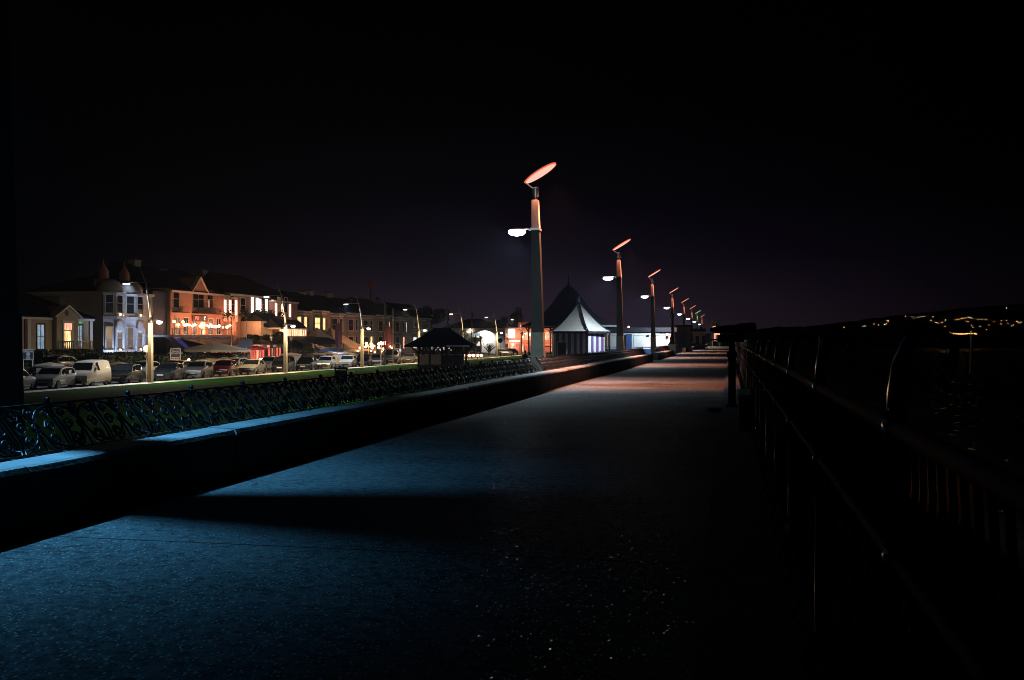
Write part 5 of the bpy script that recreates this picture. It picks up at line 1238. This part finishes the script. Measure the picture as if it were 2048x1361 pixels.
def parasol(px0, px1, pxa, pya, pye, lab, m, X=-57.0):
    yA, yB = yx(px0, X), yx(px1, X); c = (yA + yB) / 2; r_ = (yB - yA) / 2
    r = thing('parasol', lab, 'parasol', (X - r_ * .2, c, gz(-55.2) + .3)); z0 = gz(-55.2) + .3
    za, ze = zx(pxa, pya, X) - z0, zx(pxa, pye, X) - z0
    MB().lathe([(r_, ze), (r_ * .55, lerp(ze, za, .42)), (.15, za - .05), (.02, za)], 8, (0, 0, 0), R(22.5)).build('canopy', M[m], r)
    MB().lathe([(r_, ze - .25), (r_ + .01, ze - .01)], 8, (0, 0, 0), R(22.5)).build('valance', M[m], r)
    MB().tube([(0, 0, 0), (0, 0, za - .1)], .06, 8).build('pole', M['cream_metal'], r); return r
parasol(406, 474, 446, 684, 700, 'large open cream parasol in front of the pub', 'canvas')
parasol(455, 512, 468, 684, 697, 'open red parasol behind the cream one', 'redcloth', -60)
def folded(px, py0, py1, X, w, lab, m):
    y = yx(px, X); z0 = gz(-55.2) + .2; zt, zb = zx(px, py0, X) - z0, zx(px, py1, X) - z0
    r = thing('folded_parasol', lab, 'parasol', (X, y, z0)); b_ = MB(); n = 14
    for i in range(7):
        t = i / 6; rr = w * (.25 + .75 * math.sin(PI * (.25 + .6 * t)) if t < .9 else .35)
        for k in range(n): a = 2 * PI * k / n; q = rr * (1 + .25 * (k % 2)); b_.v.append((q * math.cos(a), q * math.sin(a), lerp(zt, zb, t)))
    for i in range(6):
        for k in range(n): b_.f.append((i * n + k, i * n + (k + 1) % n, (i + 1) * n + (k + 1) % n, (i + 1) * n + k))
    b_.f.append(tuple(range(n))); b_.build('folded_cloth', M[m], r, 30)
    MB().tube([(0, 0, 0), (0, 0, zt + .2)], .06, 6).build('pole', M['wood'], r)
folded(677, 648, 698, -55.9, .45, 'tall folded purple parasol standing before the tan tents', 'purplecloth')
folded(776, 655, 704, -58, .7, 'wide folded dark purple parasol behind the string lights', 'purplecloth')
# dark canopy, bar front and awnings
X = -60.5; yA, yB = yx(566, X), yx(650, X); r = thing('dark_canopy', 'broad dark blue canopy roof beside the hotel conservatory', 'canopy', (X, yA, -1.3)); W = yB - yA
b_ = MB(); zt, ze = zx(600, 673, X) + 1.3, zx(600, 690, X) + 1.3
for i in range(9):
    t = i / 8; b_.v += [(-.2 + 3.2 * t, lerp(.3, 0, t), lerp(zt, ze, t ** 1.6)), (-.2 + 3.2 * t, lerp(W - 1.5, W, t), lerp(zt, ze, t ** 1.6))]
b_.f += [(2 * i, 2 * i + 1, 2 * i + 3, 2 * i + 2) for i in range(8)]; b_.build('cloth', M['tentcloth'], r, 60)
MB().box(-.4, -.25, 0, W, 0, zt).build('back_wall', M['navy'], r)
for k in range(4): MB().tube([(2.95, W * k / 3, 0), (2.95, W * k / 3, ze)], .05, 6).build('post', M['black'], r)
X = -58.5; yA, yB = yx(408, X), yx(566, X); W = yB - yA; r = thing('bar_front', 'long low bar front of red lit glass doors under a dark fascia', 'bar front', (X, yA, -1.5)); yl = lambda px: yx(px, X) - yA
zt, ze = zx(520, 690, X) + 1.5, zx(520, 697, X) + 1.5; zb = -1.5
MB().box(-4, 0, 0, W, ze, zt).build('fascia', M['black'], r); MB().prism([(-4, zt + .001), (.2, zt + .001), (-3.5, zt + .9)], 'y', 0, W).build('roof', M['slate'], r)
k = 0; y = 0
while y < W - .9:
    MB().box(-.2, -.1, y, y + .16, 0, ze - .002).build('post', M['black'], r)
    MB().box(-.16, -.12, y + .17, y + .8, .4, ze - .05).build('door_pane', M[('w_red', 'w_pink', 'w_red', 'w_dim', 'w_red', 'glass')[(k * 5 + k // 3) % 6]], r); y += .84; k += 1
MB().box(-.19, -.09, 0, W, 0, .39).build('base_panel', M['navy'], r)
for px, pw in ((517, 6), (536, 5), (549, 6)):
    MB().box(.002, .05, yl(px - pw / 2), yl(px + pw / 2), lerp(ze, zt, .15), lerp(ze, zt, .85)).build('sign_plate', M['panelgrey'], r)
for px in (513, 554):
    lp = MB().tube([(2.0, yl(px), 0), (2.0, yl(px), zt + .5)], .04, 6).build('lantern_post', M['black'], r); MB().lathe([(.14, 0), (.26, .5), (.1, .62)], 8, (2.0, yl(px), zt + .5)).build('lantern', M['w_dim'], lp)
point('bar_light', (1.2, yl(440), 2.2), 130, (1, .3, .2), .3, r); point('bar_light', (1.2, yl(530), 2.2), 200, (1, .3, .2), .3, r)
X = -57.2; yA = yx(621, X); W = yx(652, X) - yA; r = thing('pink_awning', 'small pinkish striped awning at the left foot of the tan tents', 'awning', (X, yA, -1.4)); ze = zx(630, 692, X) + 1.4; zt = zx(630, 687, X) + 1.4
b_ = MB(); n = 12
for i in range(n + 1):
    y = W * i / n; q = .08 * math.sin(i * 1.6); b_.v += [(0, y, zt - W * 0 + q - i * .05), (.5, y, ze + q - i * .055)]
b_.f += [(2 * i, 2 * i + 1, 2 * i + 3, 2 * i + 2) for i in range(n)]; b_.build('cloth', mat('pink awning cloth', (.6, .35, .3), .7), r)
MB().box(.3, .42, 0, .12, 0, ze).build('post', M['trim'], r)
X = -55.8; r = thing('sign_lightbox', 'pair of bluish white glowing panels under the tan tents', 'sign', (X, yx(665, X), -1.4)); y0 = yx(665, X)
for px0, px1, mm in ((662, 667, 'w_white'), (668, 673, 'w_white'), (675, 680, 'w_white')): MB().box(0, .08, yx(px0, X) - y0, yx(px1, X) - y0, zx(668, 716, X) + 1.4, zx(668, 706, X) + 1.4).build('glow_panel', glow('glow panel', (.85, .85, 1), 1.0), r)
MB().box(-.1, -.01, yx(655, X) - y0, yx(684, X) - y0, 0, zx(668, 703, X) + 1.4).build('backboard', M['bluewall'], r); point('panel_light', (.8, .2, 1.2), 60, (.5, .6, 1), .3, r)
X = -55.9; yA = yx(630, X); W = yx(694, X) - yA; r = thing('tent_front', 'dark hoarding running below the tan tents', 'hoarding', (X - .6, yA, -1.5)); MB().box(-.1, 0, 0, W, 0, zx(660, 699, X) + 1.5).build('board', M['navy'], r); MB().box(-.12, .04, 0, W, zx(660, 699, X) + 1.502, zx(660, 697, X) + 1.5).build('rail', M['black'], r)
# festoon at the tents
X = -57.5; y0 = yx(765, X); fs = thing('festoon_lights', 'cluster of orange festoon bulbs between the third street lamp and the dark van', 'light string', (X, y0, -1.4))
cl = [(720, 697, 1), (728, 693, .9), (732, 695, .9), (737, 688, 1.2), (740, 689, 1.2), (741, 697, .9), (744, 694, .7), (750, 693, 1), (753, 696, 1), (757, 697, .8), (762, 689, 1.3), (765, 688, 1.3), (762, 699, 1.1), (743, 703, .7), (754, 705, .8), (779, 694, .7), (780, 698, .8), (785, 700, .6), (720, 703, .6), (760, 704, .5)]
BU2 = MB().ball((0, 0, 0), .2, 8, 6).mesh('bulb', M['bulb2']); wp = []
for i, (px, py, q) in enumerate(cl):
    p = (.4 * math.sin(i * 1.7), yx(px, X) - y0, zx(px, py, X) + 1.4); o = link('bulb', BU2, fs); o.location = p; o.scale = (q,) * 3; wp.append(p)
MB().tube([(p[0], p[1], p[2] + .18) for p in sorted(wp, key=lambda q: q[1])], .02, 4).build('wire', M['black'], fs)
for px in (723, 735, 748, 761, 782): MB().tube([(.2, yx(px, X) - y0, 0), (.2, yx(px, X) - y0, zx(px, 690, X) + 1.4)], .04, 5).build('pole', M['cream_metal'], fs)
for px in (733, 752, 772): point('festoon_light', (.8, yx(px, X) - y0, zx(px, 694, X) + 1.4), 260, (1, .33, .16), .3, fs)
X = -58; r = thing('lit_cabin', 'small white lit cabin behind the dark blue van', 'cabin', (X, yx(787, X), -1.5)); y0 = yx(787, X); W = yx(802, X) - y0
MB().box(-2, 0, 0, W, 0, zx(795, 690, X) + 1.5).build('wall', M['whitewall'], r); MB().box(.002, .06, .15, W - .15, zx(795, 704, X) + 1.5, zx(795, 699, X) + 1.5).build('lit_panel', glow('cabin light', (.75, .75, 1), .9), r); win(r, W / 2, zx(795, 697, X) + 1.5, W * .6, .7, 'glass', sill=False)

# ================================================================= GARDEN WALLS, PIERS, HEDGES, TREES
def pier(px0, px1, pyt, X, m, lab, cap='stonepier'):
    y0, y1 = yx(px0, X), yx(px1, X); z0 = gz(-55); zt = zx((px0 + px1) / 2, pyt, X) - z0; w = (y1 - y0) / 2
    r = thing('gate_pier', lab, 'gate pier', (X, (y0 + y1) / 2, z0), 0, 'gate piers along the gardens')
    MB().box(-w, w, -w, w, -.1, zt - .35).build('shaft', M[m], r); MB().box(-w - .1, w + .1, -w - .1, w + .1, zt - .348, zt - .22).add([(-w - .1, -w - .1, zt - .22), (w + .1, -w - .1, zt - .22), (w + .1, w + .1, zt - .22), (-w - .1, w + .1, zt - .22), (0, 0, zt)], [(0, 1, 4), (1, 2, 4), (2, 3, 4), (3, 0, 4)]).build('cap', M[cap], r)
XP = -54.6
pier(88, 110, 725, XP, 'stonepier', 'pale gate pier with a pyramid cap above the silver hatchback')
pier(228, 246, 724, XP, 'redbrick', 'first red brick gate pier, above the black hatchback'); pier(275, 288, 724, XP, 'redbrick', 'second red brick gate pier, next to the thick pale lamp column')
pier(409, 428, 717, XP, 'stonepier', 'rounded cream gate pier behind the silver hatchback, the left of two'); pier(442, 454, 715, XP, 'stonepier', 'rounded cream gate pier above the red hatchback')
pier(576, 588, 706, XP, 'stonepier', 'cream gate pier just right of the second lamp column'); pier(627, 637, 706, XP, 'stonepier', 'cream gate pier with a ribbed face at the pink awning'); pier(652, 662, 705, XP, 'stonepier', 'cream gate pier beside the glowing panels'); pier(684, 694, 704, XP, 'stonepier', 'cream gate pier under the right tent'); pier(700, 706, 707, XP, 'stonepier', 'slim cream gate pier left of the third lamp column'); pier(738, 747, 707, XP, 'stonepier', 'cream gate pier below the string lights')
def gwall(px0, px1, pyt, X, m, lab, rail=False):
    y0, y1 = yx(px0, X), yx(px1, X); z0 = gz(-55); zt = zx((px0 + px1) / 2, pyt, X) - z0
    r = thing('garden_wall', lab, 'wall', (X, y0, z0), 0, 'low garden walls along the road')
    MB().box(-.15, .15, 0, y1 - y0, -.1, zt - .1).build('wall_body', M[m], r); MB().box(-.2, .2, 0, y1 - y0, zt - .098, zt).build('coping', M['stonepier'], r)
    if rail:
        b_ = MB(); k = 0
        while k < y1 - y0: b_.tube([(0, k, zt), (0, k, zt + .8)], .02, 4); k += .35
        for z in (.15, .45, .75): b_.tube([(0, 0, zt + z), (0, y1 - y0, zt + z)], .02, 4)
        b_.build('iron_rail', M['black'], r)
gwall(246.5, 274.5, 733, XP, 'redbrick', 'low wall between the two red brick piers'); gwall(289, 356, 731, XP, 'stonepier', 'pale low wall below the blue sale sign'); gwall(356.5, 408, 731, XP, 'terrace', 'darker low wall before the pub hedge')
gwall(455, 575, 722, XP, 'stonepier', 'pale low wall in front of the red bar doors'); gwall(588.5, 626.5, 717, XP, 'stonepier', 'pale low wall with iron rails between two cream piers', True); gwall(663, 683, 718, XP, 'stonepier', 'pale low wall under the glowing panels'); gwall(706.5, 737.5, 717, XP, 'stonepier', 'pale low wall behind the third lamp column'); gwall(748, 870, 715, XP, 'stonepier', 'pale low wall running on behind the vans to the shelter')
def leafy(b_, c, rx, ry, rz, n, size, rnd, fill=.5):
    for k in range(n):
        v = Vector((rnd.gauss(0, 1), rnd.gauss(0, 1), rnd.gauss(0, 1))).normalized() * (fill + (1 - fill) * rnd.random())
        p = Vector((c[0] + v.x * rx, c[1] + v.y * ry, c[2] + v.z * rz)); n_ = Vector((rnd.uniform(-1, 1), rnd.uniform(-1, 1), rnd.uniform(-1, 1))).normalized(); t_ = n_.orthogonal().normalized()
        q = size * rnd.uniform(.6, 1.3); b_.add([p - n_ * q, p + t_ * q * .55, p + n_ * q, p - t_ * q * .55], [(0, 1, 2, 3)])
def hedge(px0, px1, pyt, X, lab, zbase=-1.5, dep=.9):
    y0, y1 = yx(px0, X), yx(px1, X); zt = zx((px0 + px1) / 2, pyt, X) - zbase; rnd = random.Random(int(px0))
    r = thing('hedge', lab, 'hedge', (X, y0, zbase)); b_ = MB(); W = y1 - y0
    b_.box(-dep * .85, dep * .85, .1, W - .1, 0, zt * .93, .1); n = int(W * zt * 45)
    for k in range(n):
        f = rnd.random(); y = rnd.uniform(0, W)
        p = Vector((dep * rnd.uniform(.8, 1.02), y, zt * rnd.random() * .98)) if f < .6 else Vector((rnd.uniform(-dep, dep), y, zt * rnd.uniform(.9, 1.03)))
        n_ = Vector((rnd.uniform(-1, 1), rnd.uniform(-1, 1), rnd.uniform(-1, 1))).normalized() * .16; t_ = n_.orthogonal().normalized() * .09; b_.add([p - n_, p + t_, p + n_, p - t_], [(0, 1, 2, 3)])
    b_.build('foliage', M['leaf'], r)
hedge(5, 88, 706, -62, 'dark garden hedge at the left foot of the bungalow', -1.4); hedge(70, 180, 702, -61, 'dark clipped hedge under the bungalow porch', -1.4); hedge(182, 290, 707, -59, 'long dark hedge below the blue lit house', -1.5); hedge(304, 486, 709, -57.5, 'long dark hedge in front of the pub', -1.5); hedge(60, 92, 736, -55.9, 'low grassy hedge behind the estate sign', -1.6, .5)
hedge(360, 400, 722, -55.6, 'small hedge lit green by the garden lamp', -1.6, .5); hedge(585, 630, 699, -56.4, 'dark hedge behind the iron rails', -1.5, .7)
gl = thing('garden_lamp', 'small round garden lamp glowing on the lit hedge', 'lamp', (-55.0, yx(377.5, -55.0), gz(-55))); zt = zx(377.5, 720.5, -55) - gz(-55); MB().tube([(0, 0, 0), (0, 0, zt)], .03, 6).build('stem', M['black'], gl); MB().ball((0, 0, zt), .14, 10, 6).build('globe', M['bulb'], gl); point('garden_light', (.3, 0, zt + .1), 40, (1, .7, .4), .1, gl)
X = -55.2; gl = thing('gate_lamp', 'bright round lamp at the gate behind the pale gold saloon', 'lamp', (X, yx(522.5, X), gz(-55))); zt = zx(522.5, 721.5, X) - gz(-55); MB().tube([(0, 0, 0), (0, 0, zt)], .04, 6).build('stem', M['black'], gl); MB().ball((0, 0, zt), .26, 10, 6).build('globe', M['sodium'], gl); point('gate_light', (.5, 0, zt + .1), 150, (1, .75, .4), .1, gl)
def tree(name, px, X, pyt, pyb, w, lab, cat='tree', m='leaf', clumps=9, z0=-1.3):
    y = yx(px, X); rnd = random.Random(int(px * 7)); zt, zb = zx(px, pyt, X) - z0, zx(px, pyb, X) - z0
    r = thing(name, lab, cat, (X, y, z0)); tb = MB().tube([(0, 0, -.2), (.1, .05, zb * .6), (0, .1, zb), (.05, 0, lerp(zb, zt, .5))], [.28, .22, .16, .06], 8)
    for k in range(6): a = k * 1.1; tb.tube([(0, .1, zb * .9), (w * .4 * math.cos(a), w * .4 * math.sin(a), lerp(zb, zt, .45)), (w * .7 * math.cos(a), w * .7 * math.sin(a), lerp(zb, zt, .6))], [.1, .06, .02], 5)
    tb.build('trunk', M['bark'], r, 60); cb = MB()
    for k in range(clumps):
        a = rnd.uniform(0, 2 * PI); q = rnd.uniform(.2, .8) * w; c = (q * math.cos(a), q * math.sin(a), rnd.uniform(lerp(zb, zt, .2), lerp(zb, zt, .85))); e = rnd.uniform(.3, .55) * w
        leafy(cb, c, e, e, e * .7, 260, .3, rnd, .3)
    cb.build('crown', M[m], r); return r
tree('evergreen_tree', 862, -80, 609, 650, 4.2, 'dark ragged tree behind the last terrace house', clumps=14)
tree('round_shrub', 550, -60, 667, 690, 1.7, 'dark round bush in front of the hotel porch', 'bush', clumps=8); tree('round_shrub', 632, -62, 667, 686, 1.5, 'dark round bush beside the dark canopy', 'bush', clumps=7); tree('round_shrub', 508, -60, 674, 690, 1.3, 'dark low bush left of the hotel porch', 'bush', clumps=6)
def palm(px, X, pyt, lab):
    y = yx(px, X); z0 = -1.5; zt = zx(px, pyt, X) - z0; r = thing('cordyline_palm', lab, 'palm tree', (X, y, z0), 0, 'small palms before the white building')
    MB().tube([(0, 0, 0), (.1, .1, zt * .5), (0, 0, zt)], [.22, .17, .13], 8).build('trunk', M['bark'], r); cb = MB(); rnd = random.Random(px)
    for k in range(70):
        a = rnd.uniform(0, 2 * PI); e = rnd.uniform(-.9, 1.2); v = Vector((math.cos(a) * math.cos(e), math.sin(a) * math.cos(e), math.sin(e))); w_ = v.cross(Vector((0, 0, 1))).normalized() * .07; c = Vector((0, 0, zt)); l_ = rnd.uniform(.9, 1.5)
        cb.add([c - w_, c + w_, c + v * l_ * .6 + w_, c + v * l_ * .6 - w_, c + v * l_ - Vector((0, 0, .3 * l_))], [(0, 1, 2, 3), (3, 2, 4)])
    cb.build('crown', M['leaf2'], r)
palm(950, -52, 680, 'left one of two palms silhouetted against the white building'); palm(961, -51.5, 679, 'right one of two palms silhouetted against the white building')
X = -47; y = yx(978, X); r = thing('bare_shrub', 'round leafless shrub against the floodlit white wall', 'shrub', (X, y, -1.7)); rnd = random.Random(5); tb = MB(); zt = zx(978, 684, X) + 1.7; zb = zx(978, 706, X) + 1.7
for k in range(60):
    a = rnd.uniform(0, 2 * PI); e = rnd.uniform(.1, 1.0); q = Vector((math.cos(a) * e * 1.5, math.sin(a) * e * 1.5, lerp(zb, zt, .3 + .7 * (1 - e * e * .6) * rnd.uniform(.7, 1)))); tb.tube([(0, 0, zb * .8), (q.x * .5, q.y * .5, lerp(zb, q.z, .6)), tuple(q)], [.05, .03, .012], 4, False)
tb.build('branches', M['bark'], r); MB().tube([(0, 0, 0), (0, 0, zb)], .12, 6).build('trunk', M['bark'], r)
